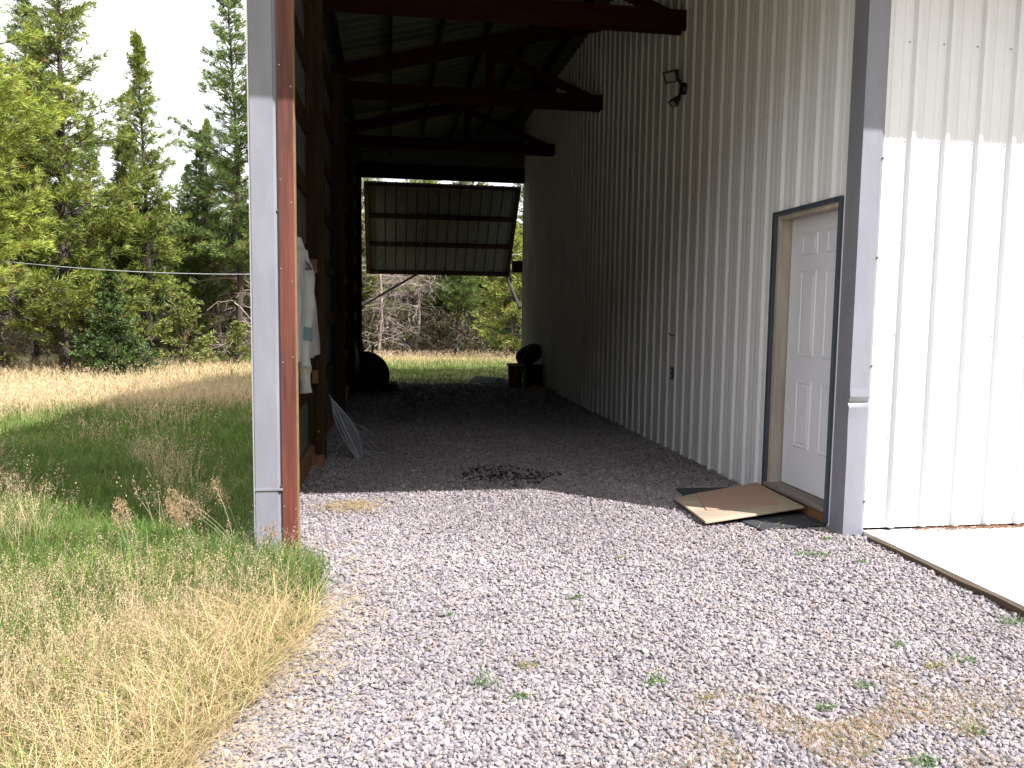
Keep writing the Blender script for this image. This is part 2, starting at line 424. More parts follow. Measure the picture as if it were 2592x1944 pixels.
# crimped lap joint low down
mb.box(-3.596, -3.444, -.036, -.02, .372, .384)
for z in (.395, 1.92): mb.lathe([(0, -.004), (.007, -.003), (.007, 0), (.009, .001)], Pf(-3.452, z), (0, 1, 0), 8, 1)
o = mb.build('corner_trim', [M_trim, M_screw], barn)
mb = MB()
mb.box(-3.446, -3.366, -.028, .012, -.03, 4.15)
jm = mb
mb = MB(); mb.box(-3.366, -3.360, -.024, .035, -.03, 4.15); mb.box(-3.446, -3.366, .0125, .05, -.03, 4.15); mb.build('jamb_backing', M_plyedge, barn)
mb = jm
for z in (.35, 1.12, 1.62, 2.02, 2.6): 
    for xx in (-3.436, -3.376): mb.lathe([(0, -.003), (.004, -.003), (.004, 0)], (xx+random.uniform(-.004, .004), -.028, z+random.uniform(-.1, .1)), (0, 1, 0), 6, 1)
mb.build('door_jamb', [M_redwood, mat('bright_nail', (.6, .6, .6), .35, .8)], barn)
# left side wall: outer siding, girts, posts, skirt board
ls = lambda t, h, z: (-3.60-h, t, z)
ls2 = lambda t, h, z: (-3.595-h*.9, t, z)
mb = MB(); panel(mb, rib_profile(.0, L+.05, off=.1), ls, lambda t: -.35, lambda t: 4.62); mb.build('side_wall_outer', M_white, barn)
mb = MB(); panel(mb, rib_profile(.0, L+.05, off=.1), ls2, lambda t: -.1, lambda t: 4.63); mb.build('side_wall_inner', M_back, barn)
for z in (.675, 1.30, 1.87, 2.44, 2.99, 3.54, 4.09):
    ya = .05
    for yb in (2.86, 5.93, 9.03, 12.4):
        mb = MB(); mb.box(-3.59, -3.55, ya+.002, yb-.002, z-.07, z+.07); mb.build('girt', M_darkwood, barn, bevel=.003); ya = yb+.15
ya = .05
for yb in (2.86, 5.93, 9.03, 12.4):
    mb = MB(); mb.box(-3.585, -3.535, ya+.002, yb-.002, -.08, .145); mb.build('skirt_board', M_blockwood, barn, bevel=.003); ya = yb+.15
for yb in (2.86, 5.93, 9.03, 12.4):
    mb = MB(); mb.box(-3.59, -3.44, yb, yb+.145, -.3, 4.35); mb.build('post', M_post, barn, bevel=.004)
for z in (1.16, .78, 1.78): 
    mb = MB(); mb.box(-3.548, -3.50, 2.80, 2.858, z-.06, z+.06); mb.build('girt_block', M_blockwood, barn)
mb = MB(); mb.box(-3.594, -3.45, .06, .2, -.03, 4.1); mb.build('post', M_post, barn)
# trusses
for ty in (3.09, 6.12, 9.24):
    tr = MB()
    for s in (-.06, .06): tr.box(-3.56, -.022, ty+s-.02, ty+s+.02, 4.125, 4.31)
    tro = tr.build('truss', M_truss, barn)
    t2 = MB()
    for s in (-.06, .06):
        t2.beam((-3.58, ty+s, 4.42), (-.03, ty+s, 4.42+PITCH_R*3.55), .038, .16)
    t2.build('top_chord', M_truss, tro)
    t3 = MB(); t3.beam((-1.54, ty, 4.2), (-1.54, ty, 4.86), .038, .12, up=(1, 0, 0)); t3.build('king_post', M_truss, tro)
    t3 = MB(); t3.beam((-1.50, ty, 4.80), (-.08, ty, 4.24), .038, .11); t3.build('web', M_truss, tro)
# purlins and roof
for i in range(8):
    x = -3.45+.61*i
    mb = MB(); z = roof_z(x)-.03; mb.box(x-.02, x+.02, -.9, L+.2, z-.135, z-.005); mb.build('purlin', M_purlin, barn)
rf = lambda t, h, x: (x, t, roof_z(x)+h)
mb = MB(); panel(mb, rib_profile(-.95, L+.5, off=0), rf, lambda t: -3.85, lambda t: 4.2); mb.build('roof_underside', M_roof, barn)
rf2 = lambda t, h, x: (x, t, roof_z(x)+h+.012)
rf3 = lambda t, h, x: (x, t, roof_z(4.2)-PITCH_R*(x-4.2)+h+.012)
mb = MB(); panel(mb, rib_profile(-.95, L+.5, off=0), rf2, lambda t: -3.86, lambda t: 4.2)
panel(mb, rib_profile(-.95, L+.5, off=0), rf3, lambda t: 4.2, lambda t: 12.2); mb.build('roof', M_white, barn)
mb = MB(); mb.box(-3.9, 12.2, -.93, .01, 4.17, 4.26); mb.build('front_canopy', M_white, barn)
mb = MB(); mb.box(-3.9, 12.2, -.97, -.931, 4.10, 4.30); mb.build('fascia', M_trim, barn)
# closed gable over the front, side and back of the main building
mb = MB(); mb.poly([(-3.59, .07, 4.3), (9, .07, 4.3), (9, .07, roof_z(4.2)-PITCH_R*4.8), (4.2, .07, roof_z(4.2)), (-3.59, .07, roof_z(-3.59))])
mb.poly([(-3.6, L, 4.17), (9, L, 4.17), (9, L, roof_z(4.2)-PITCH_R*4.8), (4.2, L, roof_z(4.2)), (-3.6, L, roof_z(-3.6))])
mb.box(9, 9.05, 0, L, -.4, roof_z(4.2)-PITCH_R*4.8-.01); mb.box(.02, 9, L-.03, L+.02, -.4, 4.16)
mb.build('gable_wall', M_white, barn)
mb = MB(); mb.box(-3.59, -.02, L-.14, L-.02, 4.15, 4.45); mb.build('rear_header', M_purlin, barn)
mb = MB(); mb.box(-3.59, -3.455, L+.03, L+.10, -.4, 4.2); mb.build('rear_jamb', M_darkwood, barn)
mb = MB(); mb.box(.0, .05, L+.021, L+.10, -.4, 4.2); mb.build('rear_jamb', M_darkwood, barn)

mb = MB(); mb.poly([(-3.58, L-.15, 4.46), (-.03, L-.15, 4.46), (-.03, L-.15, roof_z(-.03)-.01), (-3.58, L-.15, roof_z(-3.58)-.01)]); mb.box(-3.58, -.03, L-.148, L-.142, 4.455, 4.50); mb.build('gable_inner', M_back, barn)
# tilt-up door at the far end, swung out
A = Vector((0, 12.66, 4.09)); B = Vector((0, 14.3, 2.27))
dv = (B-A); Ld = dv.length; dv.normalize(); nv = Vector((0, -dv.z, dv.y)).normalized()   # outward normal
if nv.y < 0: nv = -nv
td = MB()
dl = lambda t, h, s: tuple(A+dv*s+nv*(.05+h)+Vector((t, 0, 0)))
panel(td, rib_profile(-3.38, -.05, off=-.2), dl, lambda t: 0, lambda t: Ld)
td_o = td.build('tilt_door', M_back, barn); td_o['label'] = 'open tilt-up steel panel door hanging out of the far end'
def dbar(x0, x1, s0, s1, th=.05, name='door_rail', m=None):
    mb = MB(); P = [A+dv*s0+Vector((x0, 0, 0)), A+dv*s0+Vector((x1, 0, 0)), A+dv*s1+Vector((x1, 0, 0)), A+dv*s1+Vector((x0, 0, 0))]
    mb.hexa([p+nv*.045 for p in P]+[p-nv*(th-.045) for p in P]); return mb.build(name, m or M_purlin, td_o)
for s in (0, .33, .64, .97):
    dbar(-3.38, -.05, Ld*s-.0, Ld*s+.09*(1 if s else .8))
dbar(-3.40, -3.31, 0, Ld, .07, 'door_stile', M_darkwood); dbar(-.11, -.04, 0, Ld, .07, 'door_stile', M_purlin)
mb = MB()
for (a, b) in (((-2.9, .1), (-2.3, .78)), ((-2.3, .78), (-1.8, .1)), ((-2.1, 1.0), (-3.2, 2.4)), ((-2.6, 1.1), (-3.25, 2.2))):
    mb.tube([tuple(A+dv*a[1]-nv*.06+Vector((a[0], 0, 0))), tuple(A+dv*b[1]-nv*.06+Vector((b[0], 0, 0)))], .008, 5)
mb.build('cable', M_black, td_o)
mb = MB(); mb.beam((-.10, 14.3, 2.25), (-.03, 12.62, 1.5), .05, .05); mb.build('strut', M_black, barn)
mb = MB(); mb.beam((-2.25, 14.2, 2.25), (-3.47, 12.62, 1.48), .035, .035); mb.beam((-2.25, 14.2, 2.27), (-2.1, 13.4, 3.3), .02, .02); mb.build('strut', M_black, barn)
mb = MB(); mb.box(-.2, .03, 12.62, 12.8, 2.27, 2.52); mb.build('arm_bracket', M_darkwood, barn)

# ------------------------------------------------------------------ fittings on the liner wall
fl = empty('floodlight', (0, 3.04, 3.58), 'black twin-head floodlight mounted high on the ribbed wall', 'floodlight')
mb = MB(); mb.lathe([(0, -.06), (.052, -.055), (.058, -.03), (.058, 0), (.04, .02), (0, .022)], (-.03, 3.04, 3.58), (-1, 0, 0), 20)
under(fl, mb.build('mounting_plate', M_black, smooth=True))
mb = MB(); mb.tube([(-.05, 3.03, 3.62), (-.08, 3.01, 3.65), (-.11, 2.99, 3.70), (-.16, 2.95, 3.72)], .014, 8); mb.tube([(-.05, 3.03, 3.54), (-.08, 3.0, 3.50), (-.10, 2.97, 3.47)], .014, 8)
under(fl, mb.build('arm', M_black, smooth=True))
def lamp_head(c, d, w_, h_, dep):
    c = Vector(c); d = Vector(d).normalized(); r = d.cross(Vector((0, 0, 1))).normalized(); u = r.cross(d)
    mb = MB(); q = lambda s, k: [c+d*k+r*sx*w_*s+u*sy*h_*s for sx, sy in ((-1, -1), (1, -1), (1, 1), (-1, 1))]
    mb.hexa(q(.45, -dep)+q(.85, -dep*.45)); mb.hexa(q(.851, -dep*.449)+q(1, 0)); 
    # rim
    a, b = q(1.08, 0), q(.86, 0); a2, b2 = q(1.08, .012), q(.86, .012)
    for i in range(4):
        j = (i+1) % 4; mb.poly([a2[i], a2[j], b2[j], b2[i]]); mb.poly([a[i], a[j], a2[j], a2[i]]); mb.poly([b[i], b[j], b2[j], b2[i]])
    h = under(fl, mb.build('lamp_head', M_black))
    g = MB(); g.poly(q(.86, .004)); gl = g.build('lens', mat('lamp_glass', (.35, .33, .31), .12, .25), None); gl.parent = h
    return h
lamp_head((-.215, 2.87, 3.635), (-.62, -.55, -.55), .062, .05, .13)
lamp_head((-.17, 2.90, 3.40), (-.62, -.3, -.70), .036, .032, .11)
sk = empty('power_outlet', (0, 3.1, .79), 'small black outdoor power outlet low on the ribbed wall', 'outlet')
mb = MB(); mb.box(-.034, -.001, 3.055, 3.125, .735, .855); under(sk, mb.build('box', M_black, bevel=.003))
for z in (.772, .818):
    mb = MB(); mb.lathe([(0, .002), (.015, .002), (.017, 0)], (-.035, 3.09, z), (-1, 0, 0), 14); under(sk, mb.build('socket', mat('outlet_face', (.42, .42, .42), .4)))
mb = MB(); mb.tube([(-.012, 3.07, 1.30), (-.012, 3.07, 1.20), (-.02, 3.075, 1.18), (-.04, 3.09, 1.173), (-.055, 3.11, 1.185), (-.06, 3.125, 1.20)], .006, 7)
tag(mb.build('wall_hook', M_black, smooth=True), 'thin bent metal hook on the ribbed wall above the outlet', 'hook')

# ------------------------------------------------------------------ boards by the door
M_ply = mat('plywood', (.33, .265, .195), .7, 0, 5, .28, .15, 30, (.15, 1, 1), hue=(.37, .295, .21))
M_hard = mat('pink_hardboard', (.36, .225, .165), .8, 0, 60, .16, .3, 160)
M_rubber = mat('black_rubber', (.03, .033, .037), .75, 0, 20, .3, .3, 90)
def slab(P, th, name, m, label, cat, sub=0):
    mb = MB(); mb.hexa([(x, y, z-th) for x, y, z in P]+[(x, y, z) for x, y, z in P]); o = mb.build(name, m, bevel=.003); return tag(o, label, cat)
slab([(-.55, .40, .020), (-.50, .13, .022), (-.02, .17, .026), (-.02, .66, .03)], .012, 'rubber_mat', M_rubber, 'black rubber mat on the gravel in front of the lower plywood edge', 'mat')
slab([(-.62, 1.32, .022), (-.66, .92, .022), (-.03, .70, .03), (-.03, 1.28, .03)], .012, 'rubber_mat', M_rubber, 'dark mat mostly hidden under the back of the plywood', 'mat')
slab([(-.795, .895, .052), (-.82, .245, .046), (-.045, .405, .088), (-.04, 1.14, .096)], .016, 'plywood_sheet', M_ply, 'tan plywood sheet lying on the gravel before the white door', 'board')
slab([(-.61, .945, .068), (-.715, .49, .060), (-.165, .50, .087), (-.045, 1.10, .104)], .006, 'hardboard_sheet', M_hard, 'pinkish hardboard piece lying on top of the plywood', 'board')
mb = MB(); mb.box(-3.53, -3.43, 2.50, 2.60, -.02, .10); tag(mb.build('wood_block', M_blockwood, bevel=.004), 'short cut lumber block on the gravel at the foot of the wooden post', 'wood block')
mb = MB(); mb.beam((-.34, 9.3, .04), (-.12, 8.4, .03), .03, .14); tag(mb.build('lumber_board', M_blockwood), 'loose board lying at the foot of the ribbed wall near the red bucket', 'board')

# ------------------------------------------------------------------ hanging work coat
coat = empty('coat', (-3.45, 1.3, 1.85), 'off-white work coat hanging on the left wall behind the red jamb', 'coat')
M_cloth = mat('off_white_canvas', (.36, .36, .34), .9, 0, 5, .14, .5, 60, hue=(.42, .43, .41))
def cloth_body():
    # closed garment, two layers with folds: parameter u across, v down
    nu, nv_ = 22, 26; V = []; 
    for side in (0, 1):
        for j in range(nv_+1):
            v = j/nv_; z = 1.80-.78*v
            y0 = 1.02; y1 = 1.45+.92*(.12+.88*v)+.03*math.sin(v*9)
            if v < .15: y1 = 1.38+(.10+.9*v)*.92*(v/.15)**.5
            for i in range(nu+1):
                u = i/nu; y = y0+(y1-y0)*u
                fold = .020*math.sin(u*17+v*2)*min(1, v*2)+.010*math.sin(u*31+v*5)
                th = (.055*math.sin(math.pi*min(1, max(0, u)))**.6+.004)*(1 if side == 0 else -.6)
                V.append((-3.485+th+fold*(1 if side == 0 else .6), y, z+.012*math.sin(u*9)*v+(0.02*u if v == 1 else 0)))
    f = []; W_ = nu+1; off_ = (nv_+1)*W_
    for s in (0, 1):
        for j in range(nv_):
            for i in range(nu):
                a = s*off_+j*W_+i; q = (a, a+1, a+W_+1, a+W_); f.append(q if s == 0 else q[::-1])
    for j in range(nv_):
        for i in (0, nu): a = j*W_+i; f.append((a, a+W_, a+W_+off_, a+off_))
    for i in range(nu):
        for j in (0, nv_): a = j*W_+i; f.append((a, a+1, a+1+off_, a+off_))
    mb = MB(); mb.v = V; mb.f = f; mb.m = [0]*len(f); return mb
under(coat, cloth_body().build('body', M_cloth, smooth=True))
sl = MB(); pts = []; rr = []
for k in range(15):
    v = k/14; pts.append((-3.445+.010*math.sin(v*7), 1.27-.10*v+.015*math.sin(v*6), 1.66-.86*v)); rr.append(.062-.020*v+.006*math.sin(v*26))
sl.tube(pts, rr, 14); s_o = under(coat, sl.build('sleeve', M_cloth, smooth=True))
def ringp(k0, k1, name, m, grow):
    r = MB(); n = 6; P = []; R_ = []
    for k in range(n):
        v = k0+(k1-k0)*k/(n-1); P.append((-3.445+.010*math.sin(v*7), 1.27-.10*v+.015*math.sin(v*6), 1.66-.86*v)); R_.append(.062-.020*v+.006*math.sin(v*26)+grow)
    r.tube(P, R_, 14, cap=False); o = r.build(name, m, smooth=True); o.parent = s_o
ringp(.47, .58, 'stripe', mat('teal_band', (.12, .20, .20), .7), .003)
ringp(.78, .84, 'cuff', mat('dirty_cuff', (.33, .30, .23), .9, 0, 30, .3), .004)
mb = MB(); 
mb.hexa([(-3.47, 1.10, 1.76), (-3.40, 1.15, 1.70), (-3.39, 1.50, 1.64), (-3.47, 1.55, 1.66), (-3.50, 1.12, 1.89), (-3.46, 1.16, 1.89), (-3.46, 1.34, 1.85), (-3.50, 1.36, 1.87)])
under(coat, mb.build('collar', M_cloth, bevel=.012))
mb = MB(); mb.tube([(-3.55, 1.2, 1.87), (-3.50, 1.2, 1.875), (-3.485, 1.2, 1.92)], .008, 6)
under(coat, mb.build('coat_hook', M_black))

# wire bundle leaning on the post
wb = MB(); r = random.Random(4)
for k in range(20):
    a = r.uniform(-1, 1); b = r.uniform(0, 1)
    top_ = Vector((-3.40+.03*b, 2.80-.02*k/20, .62-.05*b)); bot = Vector((-3.13+.03*a, 2.86+.05*a, .015))
    side = Vector((.06+.13*b, -.02*a, -.02)); P = []
    for i in range(10):
        t = i/9; P.append(top_.lerp(bot, t)+side*math.sin(math.pi*t)*(.55*a))
    wb.tube(P, .0032, 4)
for k in range(4):
    c0 = Vector((-3.28, 2.9, .36-.05*k)); P = [c0+Vector((.08*i, .03*i, -.020*i*i*(.5+.12*k)-.01*i)) for i in range(5)]; wb.tube(P, .003, 4)
for k in range(3):
    P = [Vector((-3.13, 2.86, .05+.01*k))+Vector((.06*i, .03*i*(k-1), .012*math.sin(i)+(-.008*i))) for i in range(5)]; wb.tube(P, .003, 4)
tag(wb.build('wire_bundle', mat('galvanised_wire', (.42, .46, .52), .4, .5)), 'bundle of thin grey wire leaning on the first wooden post inside', 'wire')

# ------------------------------------------------------------------ things at the dark far end
wheelb = empty('wheelbarrow', (-3.2, 9.7, 0), 'black wheelbarrow stood on its nose against the far left wall, handles up', 'wheelbarrow')
mb = MB(); n = 22
ring1 = []; ring2 = []
for i in range(n):
    t = 2*math.pi*i/n; ring1.append((-3.30+.44*math.cos(t), 9.55+.03*math.sin(t), .24+.42*math.sin(t)+.02)); ring2.append((-3.30+.25*math.cos(t), 9.82, .22+.25*math.sin(t)))
for i in range(n):
    j = (i+1) % n; mb.poly([ring1[i], ring1[j], ring2[j], ring2[i]]); mb.poly([ring1[i], ring1[j], (ring1[j][0]*1.0, 9.53, ring1[j][2]), (ring1[i][0], 9.53, ring1[i][2])])
mb.poly(ring2); mb.poly([(x, 9.60, z) for x, y, z in ring1])
under(wheelb, mb.build('tray', M_blackp, smooth=False))
for (a, b, gx) in (((-3.26, 9.5, .45), (-3.35, 9.5, .91), 0), ((-3.20, 9.5, .45), (-3.14, 9.5, .80), 1)):
    mb = MB(); mb.tube([a, ((a[0]+b[0])/2-.01, 9.5, (a[2]+b[2])/2), b], .017, 8); h = under(wheelb, mb.build('handle', M_blackp))
    if gx:
        d = Vector(b)-Vector(a); mb = MB(); mb.tube([Vector(b)-d*.25, Vector(b)+d*.02], .021, 8); g = mb.build('grip', mat('pale_grip', (.6, .6, .58), .5)); g.parent = h
mb = MB(); mb.lathe([(.10, -.04), (.18, -.04), (.20, 0), (.18, .04), (.10, .04), (.10, -.04)], (-3.30, 10.05, .20), (1, 0, 0), 20); under(wheelb, mb.build('wheel', M_blackp, smooth=True))
mb = MB(); 
for i in range(16):
    a = i*.7; mb.tube([(-2.85+.20*math.cos(a+k*.5)*(1-.02*i), 9.3+.2*math.sin(a+k*.5), .02+.008*i) for k in range(9)], .014, 6)
tag(mb.build('hose_coil', M_blackp), 'low dark coil of hose on the floor beside the wheelbarrow', 'hose')
def pail(name, c, r0, r1, h, body, rim, label, cat, tilt=(0, 0, 1)):
    root = empty(name, c, label, cat); mb = MB(); mb.lathe([(0, 0), (r0, 0), (r1, h), (r1-.006, h), (r0-.006, .01), (0, .01)], c, tilt, 24); under(root, mb.build('body', body, smooth=True))
    mb = MB(); mb.lathe([(r1-.004, h-.045), (r1+.012, h-.04), (r1+.012, h), (r1-.01, h+.006), (r1-.02, h)], c, tilt, 24); under(root, mb.build('rim', rim, smooth=True)); return root
M_greypl = mat('dull_white_plastic', (.30, .30, .26), .6, 0, 8, .3)
pail('bucket', (-3.46, 9.2, .33), .11, .145, .40, M_greypl, M_greypl, 'dull white bucket hanging in the dark left of the wheelbarrow', 'bucket', (-.22, 0, 1))
pail('bucket', (-.51, 10.15, -.0), .125, .155, .43, mat('orange_red_plastic', (.36, .07, .03), .5), mat('white_lid', (.6, .6, .58), .5), 'orange-red bucket with pale rim on the floor at the far right', 'bucket')
crate = MB(); crate.box(-.32, -.03, 9.95, 10.4, -.02, .38); crate.box(-.335, -.02, 9.93, 10.42, .38, .41)
tag(crate.build('storage_crate', M_purlin, bevel=.01), 'dark wooden crate between the orange-red bucket and the ribbed wall', 'crate')
bag = empty('duffel_bag', (-.24, 10.2, .41), 'dark slumped bag with a pale strap on top of the crate', 'bag')
mb = MB(); prof = [(0, -.26), (.10, -.25), (.17, -.18), (.19, -.05), (.18, .08), (.14, .2), (.06, .27), (0, .28)]
mb.lathe(prof, (-.24, 10.2, .60), (.45, .1, .25), 18); o = mb.build('body', mat('dark_canvas', (.03, .028, .026), .9, 0, 6, .3, .6, 12), smooth=True); under(bag, o)
mb = MB(); mb.tube([(-.44, 10.05, .43), (-.42, 10.0, .50), (-.36, 10.0, .60), (-.33, 10.02, .68), (-.28, 10.05, .78)], .012, 6); under(bag, mb.build('strap', mat('pale_webbing', (.30, .30, .30), .8)))
def tarp():
    nx, ny = 46, 60; V = []
    for j in range(ny+1):
        for i in range(nx+1):
            u, v = i/nx, j/ny; x = -1.06+.72*u+.08*math.sin(v*7); y = 11.35+1.5*v+.10*math.sin(u*6)
            e = min(u, 1-u, v, 1-v)*6; e = min(1, e)
            zz = (.05+.10*max(0, float(noise2(x, y, 5, 21)))+.05*abs(float(noise2(x, y, 13, 22)))+.02*float(noise2(x, y, 30, 23)))*e
            V.append((x, y, float(gz(x, y))+.01+zz))
    i = np.arange((nx+1)*(ny+1)).reshape(ny+1, nx+1)
    f = np.stack([i[:-1, :-1], i[:-1, 1:], i[1:, 1:], i[1:, :-1]], -1).reshape(-1, 4)
    o = new_mesh('tarp', V, f, mat('blue_grey_tarp', (.035, .042, .048), .8, 0, 5, .3, spec=.05), smooth=True)
    s = o.modifiers.new('s', 'SOLIDIFY'); s.thickness = .006
    return tag(o, 'crumpled blue-grey tarp on the ground at the far opening', 'tarp')
tarp()

# ------------------------------------------------------------------ overhead cable
cb = MB(); P = []
ks = np.array([-40, -20, -11.218, -8.808, -6.621, -3.641, .71, 12, 30]); zs = np.array([5.2, 3.0, 2.432, 2.347, 2.349, 2.508, 3.059, 5.6, 9])
cf = np.polyfit([-11.218, -8.808, -6.621, -3.641, .71], [2.432, 2.347, 2.349, 2.508, 3.059], 2)
for x in np.linspace(-26, 16, 60): P.append(tuple(cam_loc+(Vector((x, 18, float(np.polyval(cf, x))))-cam_loc)*.867))
cb.tube(P, .0065, 5); tag(cb.build('overhead_cable', mat('pale_cable', (.42, .42, .44), .5)), 'thin pale cable sagging across the meadow in front of the trees', 'cable')

# ------------------------------------------------------------------ grass
M_grass = attr_mat('grass_blades', .65, .35, spec=.25)
def blades(x, y, z, h, wd, col, lean, seg=2, name=None, bend=.6, tipcol=None):
    """curved tapering blades; returns verts, faces(list), cols"""
    n = len(x); th = rng.uniform(0, 2*np.pi, n); dx_, dy_ = np.cos(th), np.sin(th)
    ld = lean*rng.uniform(.2, 1.3, n)
    wx, wy = -dy_, dx_
    rot = rng.uniform(-1.2, 1.2, n); wx2 = wx*np.cos(rot)-wy*np.sin(rot); wy2 = wx*np.sin(rot)+wy*np.cos(rot)
    rows = []
    for s in range(seg):
        t = s/seg
        cx = x+dx_*ld*h*t**1.7; cy = y+dy_*ld*h*t**1.7; cz = z+h*(t-.35*ld*t**2.2)
        ww = wd*(1-.5*t)/2
        rows.append(np.stack([cx-wx2*ww, cy-wy2*ww, cz], -1)); rows.append(np.stack([cx+wx2*ww, cy+wy2*ww, cz], -1))
    t = 1.; rows.append(np.stack([x+dx_*ld*h, y+dy_*ld*h, z+h*(1-.35*ld)], -1))
    V = np.stack(rows, 1); k = 2*seg+1
    base = (np.arange(n)*k)[:, None]
    quads = [base+np.array([[2*s, 2*s+1, 2*s+3, 2*s+2]]) for s in range(seg-1)]
    tri = base+np.array([[2*seg-2, 2*seg-1, 2*seg]])
    c = np.repeat(col[:, None], k, 1)
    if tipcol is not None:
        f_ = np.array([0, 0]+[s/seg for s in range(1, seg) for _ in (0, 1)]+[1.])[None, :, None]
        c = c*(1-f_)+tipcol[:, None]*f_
    tips = V[:, -1]
    return V.reshape(-1, 3), quads, tri, c.reshape(-1, 3), tips, np.stack([dx_, dy_], -1)
class Acc:
    def __init__(s): s.V = []; s.F4 = []; s.F3 = []; s.c = []; s.n = 0
    def add(s, V, F4, F3, c):
        for f in F4: s.F4.append(f+s.n)
        if F3 is not None: s.F3.append(F3+s.n)
        s.V.append(V); s.c.append(c); s.n += len(V)
    def build(s, name, m, parent=None):
        F_ = []
        if s.F4: F_.append(np.concatenate(s.F4))
        if s.F3: F_.append(np.concatenate(s.F3))
        return new_mesh(name, np.concatenate(s.V), F_, m, cols=np.concatenate(s.c), parent=parent)
def panicles(acc, tips, dirs, cnt, length, size, col):
    """seed heads: small spikelets scattered round the end of each stem"""
    n = len(tips); m = n*cnt; T = np.repeat(tips, cnt, 0); D = np.repeat(dirs, cnt, 0); L_ = np.repeat(length, cnt)
    t = rng.random(m)**.8; rad_ = .28*L_*(1-t*.75)*rng.random(m); a = rng.uniform(0, 6.283, m)
    c = T+np.stack([D[:, 0]*L_*t*.4+rad_*np.cos(a), D[:, 1]*L_*t*.4+rad_*np.sin(a), -L_*.35+L_*t+rng.normal(0, .003, m)], -1)
    d = rng.normal(size=(m, 3)); d[:, 2] += .6; d /= np.linalg.norm(d, axis=1)[:, None]; e = rng.normal(size=(m, 3)); e -= d*(e*d).sum(1)[:, None]; e /= np.linalg.norm(e, axis=1)[:, None]
    s = np.repeat(size, cnt)*rng.uniform(.6, 1.3, m)
    V = np.stack([c-d*s[:, None], c+e*s[:, None]*.35, c+d*s[:, None], c-e*s[:, None]*.35], 1).reshape(-1, 3)
    Q = (np.arange(m)*4)[:, None]+np.array([[0, 1, 2, 3]])
    cc = np.repeat(np.repeat(col, cnt, 0)*rng.uniform(.8, 1.2, (m, 1)), 4, 0)
    acc.add(V, [Q], None, cc)
GREEN = np.array([.17, .27, .045]); DKGREEN = np.array([.07, .13, .028]); DRY = np.array([.38, .29, .15]); DRY2 = np.array([.64, .50, .30]); SEED = np.array([.56, .39, .30])
def dryness(x, y):
    """0 green .. 1 straw, from where the grass stands"""
    d = .78*sstep(-.9, -1.8, y+1.0*noise2(x, y, 2.1, 31)+.12*(x+4))*(1-.55*sstep(-1.9, -2.3, y+.3*noise2(x, y, 3, 34)))          # dry in the foreground
    d = np.maximum(d, sstep(5.2, 9.0, y+.9*noise2(x, y, .7, 32)-(x+6)*.55))       # dry towards the trees
    d = np.clip(d+.42*noise2(x, y, 2.3, 33)-.05, .02, .93)
    back = (x > -3.7) & (y > 11)
    d = np.where(back, .06+.62*sstep(17, 21.5, y+noise2(x, y, 1.2, 35)), d)
    return d
def colours(x, y, var=.18):
    n = len(x); d = dryness(x, y); pick = rng.random(n) < d
    g = GREEN*(1-.35*rng.random((n, 1)))+(DKGREEN-GREEN)*rng.random((n, 1))*.8
    s = DRY+(DRY2-DRY)*rng.random((n, 1))
    barn_shade = (sstep(.2, 1.2, y)*sstep(8, 5.5, y))[:, None] if np.ndim(y) else 0
    s = s*(1-.35*barn_shade)  # straw darkened where the barn's shadow falls, shade put into the colour
    c = np.where(pick[:, None], s, g)*rng.uniform(1-var, 1+var, (n, 1))
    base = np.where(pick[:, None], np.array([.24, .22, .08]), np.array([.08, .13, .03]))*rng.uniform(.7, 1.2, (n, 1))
    return c, d, base
def grass_ok(x, y):
    inside = (x > -3.63) & (x < 9) & (y > -.0) & (y < 11.3+.25*noise2(x, y, 4, 46))
    front = (y <= .28) & (x > gravel_edge(y)-.05+.07*noise2(x, y, 9, 41))
    return ~(inside | front | ((y < .3) & (x > -3.05)))
acc = Acc()
zones = [  # n, x0,x1,y0,y1, height, width
    (95000, -6.6, -3.0, -3.3, .6, .15, .0030), (52000, -8.2, -3.62, .3, 3.4, .16, .0045), (48000, -11, -3.62, 3.2, 8, .16, .007),
    (44000, -18, -3.62, 7.5, 14, .18, .011), (34000, -24, -3.0, 13.5, 21.5, .20, .016), (30000, -3.5, 2.6, 11.1, 17.5, .10, .007), (30000, -5, 5, 17, 25.0, .15, .010)]
for (n, x0, x1, y0, y1, h, wd) in zones:
    x, y = scatter(n, x0, x1, y0, y1); k = grass_ok(x, y)
    if y0 < 13 and x1 < -3: k &= x > -4.3-1.0*(y+4.5)
    if x0 > -4: k &= (y > 12.45) | (x < -.05)
    k &= rng.random(n) < .62+.5*noise2(x, y, 4, 44)+.2
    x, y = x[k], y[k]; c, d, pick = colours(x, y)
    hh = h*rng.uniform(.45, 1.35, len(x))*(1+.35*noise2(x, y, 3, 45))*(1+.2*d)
    if y0 < -1:   # short at the gravel border
        hh *= .55+.45*sstep(0, .35, gravel_edge(y)-x)
        tuft = np.exp(-(((x+3.32)/.28)**2+((y+.38)/.40)**2)); hh *= 1+.55*tuft
        c = c*(1-.75*tuft[:, None])+np.array([.13, .21, .06])*.75*tuft[:, None]
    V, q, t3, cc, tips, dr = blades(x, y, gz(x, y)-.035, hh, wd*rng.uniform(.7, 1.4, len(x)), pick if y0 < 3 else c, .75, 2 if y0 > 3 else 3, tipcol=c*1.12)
    acc.add(V, q, t3, cc)
